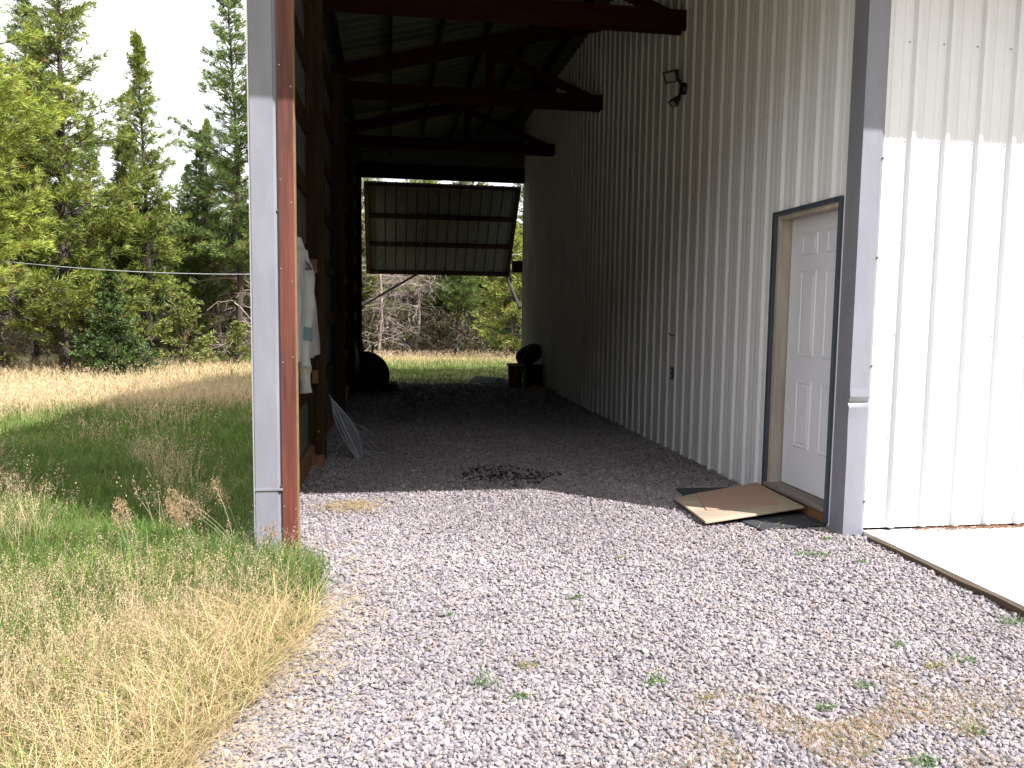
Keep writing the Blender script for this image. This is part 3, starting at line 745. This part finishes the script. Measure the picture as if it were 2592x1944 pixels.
# stems with seed heads
for (n, x0, x1, y0, y1, h, wd, cnt, sz) in ((11000, -6.6, -3.05, -3.3, .7, .30, .0014, 26, .0034), (6500, -8.2, -3.62, .3, 3.6, .30, .0024, 13, .0060), (6500, -11.5, -3.62, 3.2, 8.5, .30, .004, 9, .011),
                               (6000, -20, -3.62, 8, 20, .24, .007, 6, .018), (3500, -5, 5, 18.5, 25.5, .26, .006, 6, .016)):
    x, y = scatter(n, x0, x1, y0, y1); k = grass_ok(x, y) & (noise2(x, y, 2.6, 51) > np.where(y < -.5, -.3, np.where(y < 6, .28, -.2))); k &= (x < gravel_edge(y)-.18) | (y > .3)
    if x1 < -3: k &= x > -4.3-1.0*(y+4.5)
    x, y = x[k], y[k]; n = len(x); hh = h*rng.uniform(.55, 1.25, n)*(1+.25*noise2(x, y, 1.7, 52))
    s = (DRY2*(.8+.4*rng.random((n, 1)))); V, q, t3, cc, tips, dr = blades(x, y, gz(x, y)-.03, hh, np.full(n, wd), s, .55, 3)
    acc.add(V, q, t3, cc)
    sc = np.where(rng.random((n, 1)) < .5, SEED, DRY2)*rng.uniform(.85, 1.2, (n, 1))
    panicles(acc, tips, dr, cnt, .12*rng.uniform(.7, 1.5, n)*(1 if y1 < 4 else 1.3), np.full(n, sz), sc)
# lodged straw leaning over the gravel border
n = 3600; y = rng.uniform(-2.7, -.95, n); x = gravel_edge(y)-rng.random(n)**1.2*.42-.02
V, q, t3, cc, tips, dr = blades(x, y, gz(x, y)-.02, rng.uniform(.12, .34, n), rng.uniform(.0018, .0034, n), np.array([.58, .45, .24])*rng.uniform(.55, 1.3, (n, 1)), 1.6, 4); acc.add(V, q, t3, cc)
n = 9000; x, y = scatter(n, -6.6, -3.1, -3.2, -.3); k = (x < gravel_edge(y)-.05) & (noise2(x, y, 3.2, 57) > -.05) & (x > -4.3-1.0*(y+4.5)); x, y = x[k], y[k]; n = len(x)
V, q, t3, cc, tips, dr = blades(x, y, gz(x, y)-.02, rng.uniform(.12, .27, n), rng.uniform(.002, .0055, n), (GREEN*rng.uniform(.6, 1.15, (n, 1))+np.array([.06, .03, .01])*rng.random((n, 1))), .9, 4); acc.add(V, q, t3, cc)
g = acc.build('grass', M_grass)
tag(g, 'long meadow grass, green in the middle and straw-coloured in front and by the trees', kind='stuff'); g['category'] = 'grass'

# straw litter on the gravel
acc = Acc(); n = 800; x, y = scatter(n, -3.2, 0, -2.8, 1.4); near = rng.random(n) < .0
def litter(acc, x, y, L0, L1, w_, col):
    n = len(x); a = rng.uniform(0, 6.28, n); l = rng.uniform(L0, L1, n); d = np.stack([np.cos(a), np.sin(a), rng.normal(0, .08, n)], -1); p = np.stack([x, y, drive_z(x, y)+.016+.01*rng.random(n)], -1)
    e = np.stack([-np.sin(a), np.cos(a), np.zeros(n)], -1)*w_; m_ = e*rng.uniform(-14, 14, (n, 1))
    V = np.stack([p-d*l[:, None]/2-e, p-d*l[:, None]/2+e, p+m_+e+[0, 0, .006], p+m_-e+[0, 0, .006], p+d*l[:, None]/2+e*.5, p+d*l[:, None]/2-e*.5], 1).reshape(-1, 3)
    b = (np.arange(n)*6)[:, None]; acc.add(V, [b+np.array([[0, 1, 2, 3]]), b+np.array([[3, 2, 4, 5]])], None, np.repeat(col*rng.uniform(.7, 1.2, (n, 1)), 6, 0))
litter(acc, x[:500], y[:500], .03, .14, .0012, DRY2)
x = gravel_edge(rng.uniform(-2.8, .2, 300)); y = rng.uniform(-2.8, .2, 300); litter(acc, gravel_edge(y)+np.abs(rng.normal(0, .22, 300)), y, .04, .16, .0013, DRY2)
x = rng.normal(-3.12, .14, 420); y = rng.normal(1.02, .10, 420); k = x > -3.52; litter(acc, x[k], y[k], .03, .10, .0016, np.array([.55, .42, .20]))
x = rng.normal(-.8, .3, 120); y = rng.normal(.05, .2, 120); litter(acc, x, y, .02, .07, .0013, DRY2)
g = acc.build('straw_litter', M_grass); tag(g, 'loose dry straw strewn over the gravel', kind='stuff'); g['category'] = 'straw'
# pine needles blown against the front wall on the slab
acc = Acc(); n = 420; x = rng.uniform(.45, 1.9, n); y = -.03-np.abs(rng.normal(0, .025, n)); 
a = rng.uniform(0, 6.28, n); l = rng.uniform(.015, .04, n); d = np.stack([np.cos(a), np.sin(a)*.4, np.abs(rng.normal(0, .25, n))], -1)*l[:, None]; p = np.stack([x, y, .034+.012*rng.random(n)], -1); e = np.tile([0, 0, .0016], (n, 1))
V = np.stack([p-d-e, p+d-e, p+d+e, p-d+e], 1).reshape(-1, 3); acc.add(V, [(np.arange(n)*4)[:, None]+np.array([[0, 1, 2, 3]])], None, np.repeat(np.array([.30, .17, .11])*rng.uniform(.6, 1.3, (n, 1)), 4, 0))
g = acc.build('pine_needle_litter', M_grass); tag(g, 'brown needles blown along the foot of the white front wall', kind='stuff'); g['category'] = 'needles'
# dry ground cover in the lower right of the gravel
acc = Acc(); n = 7500
x = rng.normal(-1.25, .45, n); y = -2.2+rng.normal(0, .19, n)+.10*(x+1.35); k = (noise2(x, y, 8, 61) > -.02); x, y = x[k], y[k]; n = len(x)
col = np.where(rng.random((n, 1)) < .72, np.array([.46, .30, .17]), np.array([.22, .26, .08]))*rng.uniform(.75, 1.2, (n, 1))
V, q, t3, cc, tips, dr = blades(x, y, drive_z(x, y)+.004, rng.uniform(.012, .035, n), rng.uniform(.0015, .003, n), col, 1.6, 2); acc.add(V, q, t3, cc)
panicles(acc, tips, dr, 3, np.full(n, .012), np.full(n, .0028), col)
g = acc.build('ground_cover', M_grass); tag(g, 'low brownish ground cover creeping over the gravel in the near right', kind='stuff'); g['category'] = 'ground cover'

# single weeds in the gravel
weeds = [(-2.61, -1.02, .05, 0, 'small green weed in the gravel left of the middle'), (-1.96, -.89, .055, 0, 'small green weed in the open gravel right of the middle'),
 (-2.49, -1.69, .075, 1, 'long-leaved green weed in the near gravel'), (-2.38, -1.80, .06, 0, 'low weed just right of the long-leaved one'), (-1.85, -1.76, .07, 1, 'green leafy weed in the near gravel left of the brown ground cover'),
 (-1.70, -1.88, .05, 2, 'yellow-green weed at the left end of the brown ground cover'), (-1.56, -.32, .05, 2, 'faint yellowish weed in the gravel before the plywood'), (-.18, -.10, .06, 0, 'green weed in the gravel at the foot of the grey corner trim'),
 (-.47, -.38, .08, 0, 'left half of the wide green weed patch before the black mat'), (-.37, -.40, .07, 0, 'right half of the wide green weed patch before the black mat'), (-.22, -.55, .06, 0, 'green weed near the left end of the edging board'),
 (-.71, -1.56, .06, 0, 'lone green weed in the middle of the right-hand gravel'), (-.68, -1.76, .075, 2, 'yellow-green weed in the right gravel, left of a pair'), (-.52, -1.72, .07, 0, 'green weed in the right gravel, right of a pair'),
 (-1.06, -1.87, .05, 0, 'small dark green weed behind the brown ground cover'), (-1.29, -2.0, .05, 0, 'green weed at the back edge of the brown ground cover'), (-1.17, -2.36, .08, 0, 'green weed at the near frame edge amid the ground cover'),
 (-.87, -2.21, .06, 0, 'dark green weed in the near right corner gravel'), (-.02, -1.40, .08, 0, 'green weed by the right end of the edging board'), (-2.31, -1.56, .06, 2, 'dry yellowish weed in the near gravel behind the long-leaved one')]
for (x, y, r_, kd, lab) in weeds:
    acc = Acc(); n = 60 if kd != 1 else 22; a = rng.uniform(0, 6.28, n); d = r_*.55*np.sqrt(rng.random(n)); xx = x+d*np.cos(a)*1.4; yy = y+d*np.sin(a)*.8
    base = (GREEN*np.array([.55, .72, .9]) if kd < 2 else np.array([.30, .27, .10]))
    V, q, t3, cc, tips, dr = blades(xx, yy, drive_z(xx, yy)+.006, rng.uniform(.4, 1, n)*r_*(.55 if kd != 1 else .9), np.full(n, .003 if kd != 1 else .006), base*rng.uniform(.7, 1.3, (n, 1)), 1.5, 3)
    acc.add(V, q, t3, cc); o = acc.build('weed', M_grass); tag(o, lab, 'weed', 'weeds growing in the gravel')
# tall seed-head grasses beside the grey jamb
def tall_grass(x, y, tx, ty, h, lab, nst=3, cnt=90):
    acc = Acc(); r_ = rng
    for k in range(nst):
        x0, y0 = x+r_.normal(0, .02), y+r_.normal(0, .02); hh = h*r_.uniform(.85, 1.05); ex, ey = tx+r_.normal(0, .02), ty+r_.normal(0, .02)
        P = [np.array([x0+(ex-x0)*t**1.6, y0+(ey-y0)*t**1.6, float(gz(x0, y0))-.02+hh*t*(1-.12*t)]) for t in np.linspace(0, 1, 7)]
        for a_, b_ in zip(P, P[1:]):
            w_ = .0022; V = np.array([a_-[w_, 0, 0], a_+[w_, 0, 0], b_+[w_, 0, 0], b_-[w_, 0, 0]]); acc.add(V, [np.array([[0, 1, 2, 3]])], None, np.tile(np.array([.25, .27, .14]), (4, 1)))
        m = cnt; t = r_.random(m); c = P[-3]+(P[-1]-P[-3])*t[:, None]*1.15+r_.normal(size=(m, 3))*(.020*(1-t*.6))[:, None]
        d = r_.normal(size=(m, 3)); d[:, 2] += 1; d /= np.linalg.norm(d, axis=1)[:, None]; e = np.cross(d, [0, 1, 0.2]); s_ = .0075
        V = np.stack([c-d*s_, c+e*s_*.4, c+d*s_, c-e*s_*.4], 1).reshape(-1, 3); acc.add(V, [(np.arange(m)*4)[:, None]+np.array([[0, 1, 2, 3]])], None, np.repeat(np.array([.42, .30, .18])*r_.uniform(.7, 1.25, (m, 1)), 4, 0))
    n = 40; V, q, t3, cc, tips, dr = blades(x+r_.normal(0, .04, n), y+r_.normal(0, .04, n), gz(x, y)+np.zeros(n)-.03, r_.uniform(.1, .25, n), np.full(n, .005), np.array([.15, .22, .09])*r_.uniform(.7, 1.3, (n, 1)), .8, 3); acc.add(V, q, t3, cc)
    tag(acc.build('tall_grass', M_grass), lab, 'grass plant', 'tall seed-head grasses beside the grey jamb')
tall_grass(-3.70, .10, -3.85, .22, .50, 'tallest upright seed-head grass just left of the grey jamb', 2)
tall_grass(-3.74, .02, -4.08, .12, .40, 'seed-head grass bending left beside the grey jamb', 3, 130)
tall_grass(-3.92, -.02, -4.05, .0, .36, 'bushy brown seed-head grass in front of the barn shadow', 4, 130)
tall_grass(-4.25, .0, -4.35, .1, .34, 'paler seed-head grass farther left of the jamb', 4, 110)
tall_grass(-3.52, -.16, -3.50, -.2, .26, 'thin short seed-head grass in front of the grey jamb', 3, 50)

# ------------------------------------------------------------------ trees
M_bark = mat('grey_bark', (.06, .045, .036), .95, 0, 10, .4, .5, 20, (1, 1, .3))
M_dead = mat('pale_dead_wood', (.19, .14, .12), .9, 0, 4, .5, hue=(.28, .23, .20))
M_needle = attr_mat('pine_needles', .55, .14, spec=.35)
def tubes(paths, name, m, parent=None, sides=4):
    """paths: list of (points (k,3), radii (k,)) -> one mesh"""
    V = []; F_ = []; n0 = 0
    ang = np.linspace(0, 2*np.pi, sides, endpoint=False)
    for P, R_ in paths:
        P = np.asarray(P); k = len(P); D = np.gradient(P, axis=0); D /= np.linalg.norm(D, axis=1)[:, None]+1e-9
        ref = np.array([0, 0, 1.]) if abs(D[0, 2]) < .8 else np.array([1., 0, 0])
        A_ = np.cross(D, ref); A_ /= np.linalg.norm(A_, axis=1)[:, None]+1e-9; B_ = np.cross(D, A_)
        ring = P[:, None]+(A_[:, None]*np.cos(ang)[None, :, None]+B_[:, None]*np.sin(ang)[None, :, None])*np.asarray(R_)[:, None, None]
        V.append(ring.reshape(-1, 3)); i = n0+np.arange(k*sides).reshape(k, sides); j = np.roll(i, -1, 1)
        F_.append(np.stack([i[:-1], j[:-1], j[1:], i[1:]], -1).reshape(-1, 4)); n0 += k*sides
    return new_mesh(name, np.concatenate(V), np.concatenate(F_), m, smooth=True, parent=parent)
def tufts(C_, D_, ln, wd, per, col):
    n = len(C_); m = n*per; c = np.repeat(C_, per, 0); d = np.repeat(D_, per, 0)*.95+rng.normal(size=(m, 3))*.46; d[:, 2] += .22
    d /= np.linalg.norm(d, axis=1)[:, None]; e = np.cross(d, rng.normal(size=(m, 3))); e /= np.linalg.norm(e, axis=1)[:, None]
    l = np.repeat(ln, per)*rng.uniform(.6, 1.2, m); w_ = np.repeat(wd, per)
    V = np.stack([c, c+d*l[:, None]*.55+e*w_[:, None]/2, c+d*l[:, None], c+d*l[:, None]*.55-e*w_[:, None]/2], 1).reshape(-1, 3)
    Q = (np.arange(m)*4)[:, None]+np.array([[0, 1, 2, 3]])
    cc = np.repeat(np.repeat(col, per, 0)*rng.uniform(.8, 1.2, (m, 1)), 4, 0)
    return V, Q, cc
def make_pine(name, h, r, crown, seed, col=(.115, .145, .03), col2=(.07, .10, .03), dens=1., dead=.5, tuft_l=.17, per=7, shape='pine', lean=0., deadcol=M_dead, tw=.024):
    global rng; keep = rng; rng = np.random.default_rng(seed); R_ = rng
    root = bpy.data.objects.new(name, None); C.objects.link(root)
    k = 14; zz = np.linspace(0, h, k); bend = np.stack([.012*h*np.sin(zz/h*3+seed)+lean*zz, .01*h*np.sin(zz/h*4+seed*2), zz], -1); bend[:, :2] -= bend[0, :2]
    tr = (.0085*h+.025)*(1-zz/h*.97)
    at = lambda z: np.array([np.interp(z, zz, bend[:, 0]), np.interp(z, zz, bend[:, 1]), z])
    trunk = tubes([(np.vstack([[bend[0]-[0, 0, .5]], bend]), np.concatenate([[tr[0]*1.3], tr]))], 'trunk', M_bark, root, 7)
    br = []; db = []; CC = []; DD = []; KK = []
    z = h*.06
    while z < h*.985:
        f = z/h; live = f > crown
        if shape == 'fir': Lb = r*(1-f)**.9*R_.uniform(.85, 1.1); nb = 13; step = .13
        else:
            g_ = (f-crown)/(1-crown) if live else 0
            Lb = r*(1-g_)**.95*(.55+.45*min(1, g_*5))*R_.uniform(.55, 1.15) if live else r*R_.uniform(.3, .85)
            nb = int(round(7*dens)) if live else 4; step = R_.uniform(.20, .34)*max(.6, h/12)*(1.25-.5*f)
        for b in range(nb):
            if not live and R_.random() > dead: continue
            a = R_.uniform(0, 6.283); L_ = Lb*R_.uniform(.55, 1.12); up = (.25+.65*f if live else -.15)+R_.normal(0, .13)
            if shape == 'fir': up = -.05+.35*f+R_.normal(0, .06)
            base = at(z+R_.uniform(-.1, .1)); d = np.array([math.cos(a), math.sin(a), 0]); n_ = 6; t = np.linspace(0, 1, n_)
            P = base+d*(L_*t)[:, None]; P[:, 2] += L_*(up*t-(.25 if live else .35)*t**2+(.22 if live else 0)*t**3)
            P += np.cumsum(R_.normal(0, .02 if live else .05, (n_, 3)), 0)*L_
            rb = (.012+.006*L_)*(1-.8*t); (br if live else db).append((P, rb))
            side = np.array([-d[1], d[0], 0])
            nt_ = max(3, int(L_*(7.5 if live else 3)))
            for q in range(nt_):
                s = R_.uniform(.22, 1) if live else R_.uniform(.15, 1); pi = np.array([np.interp(s, t, P[:, c_]) for c_ in range(3)])
                sg = R_.choice([-1, 1]); l2 = L_*R_.uniform(.16, .42)*(1.15-s*.65); dd = d*R_.uniform(.4, .9)+side*sg*R_.uniform(.4, 1)+np.array([0, 0, R_.normal(.12 if live else -.2, .22)]); dd /= np.linalg.norm(dd)
                t2 = np.linspace(0, 1, 4); P2 = pi+dd*(l2*t2)[:, None]; P2 += np.cumsum(R_.normal(0, .06 if live else .13, (4, 3)), 0)*l2
                (br if live else db).append((P2, np.array([.008, .006, .005, .003])*(1 if live else 1.2)))
                if live:
                    nn = max(2, int(l2/.075*dens)); ss = np.linspace(.2, 1, nn)
                    for s3 in ss:
                        CC.append([np.interp(s3, t2, P2[:, c_]) for c_ in range(3)]+R_.normal(0, .03, 3)); DD.append(dd); KK.append(R_.random()*.6+.4*R_.random())
            if live:
                for s3 in np.linspace(.35, 1, max(2, int(L_/.16))):
                    CC.append([np.interp(s3, t, P[:, c_]) for c_ in range(3)]); DD.append(d+[0, 0, .3]); KK.append(R_.random())
        z += step
    for s3 in np.linspace(.93, 1, 10):
        CC.append(at(h*s3)); DD.append(np.array([0, 0, 1.])); KK.append(.8)
    if br: tubes(br, 'branches', M_bark, root, 3)
    if db: tubes(db, 'dead_branches', deadcol, root, 3)
    CC = np.array(CC); DD = np.array(DD); KK = np.array(KK)[:, None]; n = len(CC)
    clump = .5+.5*noise2(CC[:, 0]*1+CC[:, 2], CC[:, 1]+CC[:, 2]*.7, 2.2, seed)
    c = np.array(col2)*(1-KK)+np.array(col)*KK; c = c*(.45+.95*clump[:, None])
    yel = R_.random((n, 1)) < .05; c = np.where(yel, np.array([.24, .17, .045]), c)
    V, Q, cc = tufts(CC, DD, np.full(n, tuft_l), np.full(n, tw), per, c)
    new_mesh('crown', V, Q, M_needle, cols=cc, parent=root)
    rng = keep; return root
def place(o, x, y, rz, s, label, cat, group=None):
    o.location = (x, y, float(gz(x, y))-.04); o.rotation_euler = (0, 0, rz); o.scale = (s, s, s); return tag(o, label, cat, group)
GR = 'tall conifers along the edge of the meadow'
p1 = make_pine('pine_tree', 13.5, 2.9, .13, 11, (.46, .52, .08), (.14, .20, .04), 1.35, .8, .17, 11, tw=.014)
p2 = make_pine('pine_tree', 12.6, 2.4, .03, 12, (.34, .39, .065), (.085, .13, .03), 1.3, .8, .17, 10, tw=.015)
p3 = make_pine('pine_tree', 9.6, 1.8, .07, 13, (.34, .40, .065), (.085, .13, .03), 1.3, .8, .16, 10, tw=.015)
p4 = make_pine('pine_tree', 11.9, 2.5, .22, 14, (.22, .31, .07), (.06, .105, .03), 1.3, 1.0, .17, 10, tw=.015)
place(p1, -11.55, 12.9, 0, 1., 'tall yellow-green pine at the left edge of the picture', 'pine tree', GR)
place(p2, -11.5, 18.2, .7, 1.12, 'very tall pine just right of the leftmost one, top out of frame', 'pine tree', GR)
place(p3, -9.95, 20.2, .2, 1., 'slim pointed pine standing alone against the bright sky', 'pine tree', GR)
place(p4, -7.55, 21.2, 1.2, 1., 'tall dark pine with bare lower trunk beside the grey jamb', 'pine tree', GR)
fir = make_pine('fir_tree', 2.75, 1.15, .0, 15, (.12, .19, .045), (.04, .08, .022), 1.3, 0, .085, 8, 'fir', tw=.028)
place(fir, -9.75, 16.6, 0, 1., 'small dark green young fir at the meadow edge', 'fir tree')
GB = 'pines of the wood behind the meadow edge'
extra = [(p2, -13.3, 18.6, 3.1, .98, 'tall pine standing between and behind the two leftmost pines'), (p3, -10.75, 21.4, 5.2, .74, 'medium pine close on the left behind the slim pointed pine'),
 (p4, -9.0, 22.4, 4.1, .58, 'medium dark pine in the gap between the slim pine and the dark pine'), (p1, -14.3, 16.2, 1.9, .92, 'pale yellow-green pine just inside the left picture edge behind the nearest one'), (p2, -8.2, 25.5, 1.2, .6, 'pine deep behind the dark pine beside the grey jamb'),
 (p4, -.35, 25.4, 2.4, .62, 'dark green pine filling the middle of the rear opening behind the dead branches'), (p4, -13.6, 21.5, 2.1, .95, 'dark pine standing behind the leftmost pines'), (p3, -11.1, 22.5, 1.3, .78, 'shorter pine filling the gap behind the slim pointed pine, on its left'),
 (p2, -8.9, 24.5, 2.6, .66, 'pine low behind the slim pine and the dark pine'), (p3, -6.6, 23.6, 4.4, .92, 'pine rising right behind the grey jamb edge'), (p1, -15.6, 19, 4.0, .9, 'broad pine beyond the left picture edge, its boughs reaching in'),
 (p3, -12.9, 24.5, 3.4, .85, 'pine deep in the wood behind the tall left pines'), (p4, -10.2, 26.5, 5.0, .6, 'dark pine deep in the wood behind the slim pine'), (p2, -7.0, 27.5, 5.6, .62, 'pine deep in the wood behind the dark pine'),
 (p4, -5.2, 25.6, .5, .9, 'pine hidden behind the barn jamb'), (p2, -3.9, 29.5, 1.8, .9, 'far pine seen left through the rear opening above the dead branches'),
 (p1, -1.2, 31, 3.0, .85, 'far pine seen in the middle of the rear opening'), (p3, .5, 29, 2.2, 1.0, 'slim far pine seen right of the middle of the rear opening'), (p2, 3.0, 30, 3.9, .9, 'far pine at the right side of the rear opening'), (p4, 4.4, 27, 1.0, .9, 'pine beyond the right jamb of the rear opening')]
for (src, x, y, rz, s, lab) in extra: place(copy_tree(src), x, y, rz, s, lab, 'pine tree', GB)
bp1 = make_pine('pine_tree', 5.2, 2.3, .04, 21, (.36, .40, .08), (.18, .23, .05), .8, 0, .19, 7)
place(bp1, 1.35, 22.6, .4, 1., 'bright green pine with low boughs seen through the rear opening', 'pine tree', GB)
# dead thicket trees: grey trunks with tangled bare branches
def make_dead(h, r, seed, nb=60):
    R_ = np.random.default_rng(seed); root = bpy.data.objects.new('dead_tree', None); C.objects.link(root)
    zz = np.linspace(-.4, h, 10); tr = np.stack([.1*np.sin(zz+seed), .1*np.cos(zz*1.3+seed), zz], -1); tubes([(tr, .075*(1-.8*np.clip(zz/h, 0, 1)))], 'trunk', M_dead, root, 6)
    ps = []
    for b in range(nb):
        z = R_.uniform(.15, h); a = R_.uniform(0, 6.283); L_ = r*R_.uniform(.4, 1.1); n_ = 9; P = np.zeros((n_, 3)); P[0] = [np.interp(z, zz, tr[:, 0]), np.interp(z, zz, tr[:, 1]), z]
        d = np.array([math.cos(a), math.sin(a), R_.uniform(-.4, .5)])
        for i in range(1, n_): d = d+R_.normal(0, .33, 3)+[0, 0, -.07]; d /= np.linalg.norm(d); P[i] = P[i-1]+d*L_/(n_-1)
        ps.append((P, np.linspace(.017, .004, n_)))
        for q in range(5):
            i = R_.integers(1, n_-1); n2 = 6; P2 = np.zeros((n2, 3)); P2[0] = P[i]; d2 = R_.normal(size=3); d2 /= np.linalg.norm(d2)
            for j in range(1, n2): d2 = d2+R_.normal(0, .4, 3)+[0, 0, -.1]; d2 /= np.linalg.norm(d2); P2[j] = P2[j-1]+d2*L_*.09
            ps.append((P2, np.linspace(.009, .003, n2)))
    tubes(ps, 'branches', M_dead, root, 3); return root
d1 = make_dead(5.5, 1.7, 31, 75); d2 = make_dead(4.2, 1.5, 32, 70)
GD = 'dead bare trees in the thicket'
dead = [(d1, -3.25, 24.0, 0, 1, 'dead tree with pale trunk at the left of the rear opening'), (d2, -1.9, 24.9, 1, 1, 'dead tangled tree left of the middle of the rear opening'), (d1, -2.2, 26.8, 2.2, .9, 'dead bare tree behind the tangled one left of the middle of the rear opening'),
        (d2, -2.7, 26.0, 3, .85, 'dead bare tree set back between the two left dead trees of the rear opening'), (d1, -8.3, 22.4, 3.6, .85, 'dead bare tree under the dark pine by the grey jamb'), (d2, -7.1, 21.9, .4, .8, 'dead tree with curled twigs right against the grey jamb'),
        (d2, -12.7, 17.8, 2, .75, 'dead tree tangle low between the two leftmost pines'), (d1, -11.6, 20.5, 5, .7, 'dead tree tangle left of the small fir'), (d2, -14.1, 16.6, 4, .7, 'dead brush tree at the far left edge')]
used = set()
for (src, x, y, rz, s, lab) in dead:
    o = src if id(src) not in used else copy_tree(src); used.add(id(src)); place(o, x, y, rz, s, lab, 'dead tree', GD)
# shrubs
sh = make_pine('shrub', 1.25, .75, .0, 41, (.12, .23, .12), (.07, .15, .08), 1.1, 0, .09, 6, 'fir', tw=.035)
place(sh, 1.05, 24.2-1.2, 0, 1., 'light green leafy shrub in the grass beyond the rear opening', 'shrub')
sp = make_pine('pine_sapling', 1.9, 1.2, .0, 42, (.27, .30, .07), (.14, .18, .05), 1.2, 0, .14, 7)
GS = 'low young pines at the wood edge'
for i, (x, y, rz, s, lab) in enumerate([(-13.3, 16.9, 0, 1.05, 'low spreading young pine at the far left edge of the meadow'), (-8.75, 19.4, 2, 1.1, 'low young pine right of the small dark fir'), (-11.3, 19.2, 1, .9, 'low young pine left of the small dark fir'), (-7.4, 20.3, 3, .7, 'low young pine near the grey jamb at the meadow edge')]):
    place(sp if i == 0 else copy_tree(sp), x, y, rz, s, lab, 'young pine', GS)
# dark wood mass far behind (reads as one mass)
acc = Acc(); n = 15000; x = rng.uniform(-32, 14, n); y = rng.uniform(31, 42, n); hz = rng.random(n)**.8*(5.6+1.2*noise2(x, y, .5, 71)); 
col = np.array([.055, .08, .03])*rng.uniform(.6, 1.5, (n, 1)); P = np.stack([x, y, gz(x, y)+hz], -1)
V, Q, cc = tufts(P, np.tile([0, -.3, .4], (n, 1)), np.full(n, .55), np.full(n, .16), 5, col); acc.add(V, [Q], None, cc)
n = 9000; x = rng.uniform(-22, 7, n); y = 24.5+rng.random(n)*8; x = x; hz = rng.random(n)**1.5*1.6; k = y > 23+0*x
col = np.where(rng.random((n, 1)) < .55, np.array([.10, .07, .045]), np.array([.07, .085, .03]))*rng.uniform(.6, 1.4, (n, 1)); P = np.stack([x, y, gz(x, y)+hz], -1)
V, Q, cc = tufts(P, np.tile([0, -.2, .4], (n, 1)), np.full(n, .3), np.full(n, .05), 6, col); acc.add(V, [Q], None, cc)
g = acc.build('far_wood', M_needle); tag(g, 'dark tangled wood and undergrowth closing the view behind the trees', kind='stuff'); g['category'] = 'wood'

# unseen wood added behind and beside the viewpoint, cuts sky light into bay
acc = Acc(); n = 30000; a = rng.uniform(rad(115), rad(425), n); rr_ = rng.uniform(29, 38, n); x = 1+rr_*np.cos(a); y = 2+rr_*np.sin(a)
k = (x > 12) | (y < -20) ; x, y = x[k], y[k]; n = len(x)
hz = rng.random(n)*(14+2.5*noise2(x, y, .3, 81)); P = np.stack([x, y, hz], -1); col = np.array([.10, .13, .05])*rng.uniform(.6, 1.4, (n, 1))
V, Q, cc = tufts(P, np.tile([0, 0, .3], (n, 1)), np.full(n, 1.3), np.full(n, .5), 4, col); acc.add(V, [Q], None, cc)
g = acc.build('far_wood', M_needle); tag(g, 'unseen wood added behind the viewpoint to hold sky light off the bay', kind='stuff'); g['category'] = 'wood'

acc_x = rng.uniform(.2, 3.2, 60); acc_y = rng.uniform(-2.4, -.1, 60)
o = stones(acc_x, acc_y, rng.uniform(.002, .007, 60), 'grit', z=np.full(60, .028)); tag(o, 'loose grit and pebbles scattered on the concrete slab', kind='stuff'); o['category'] = 'grit'
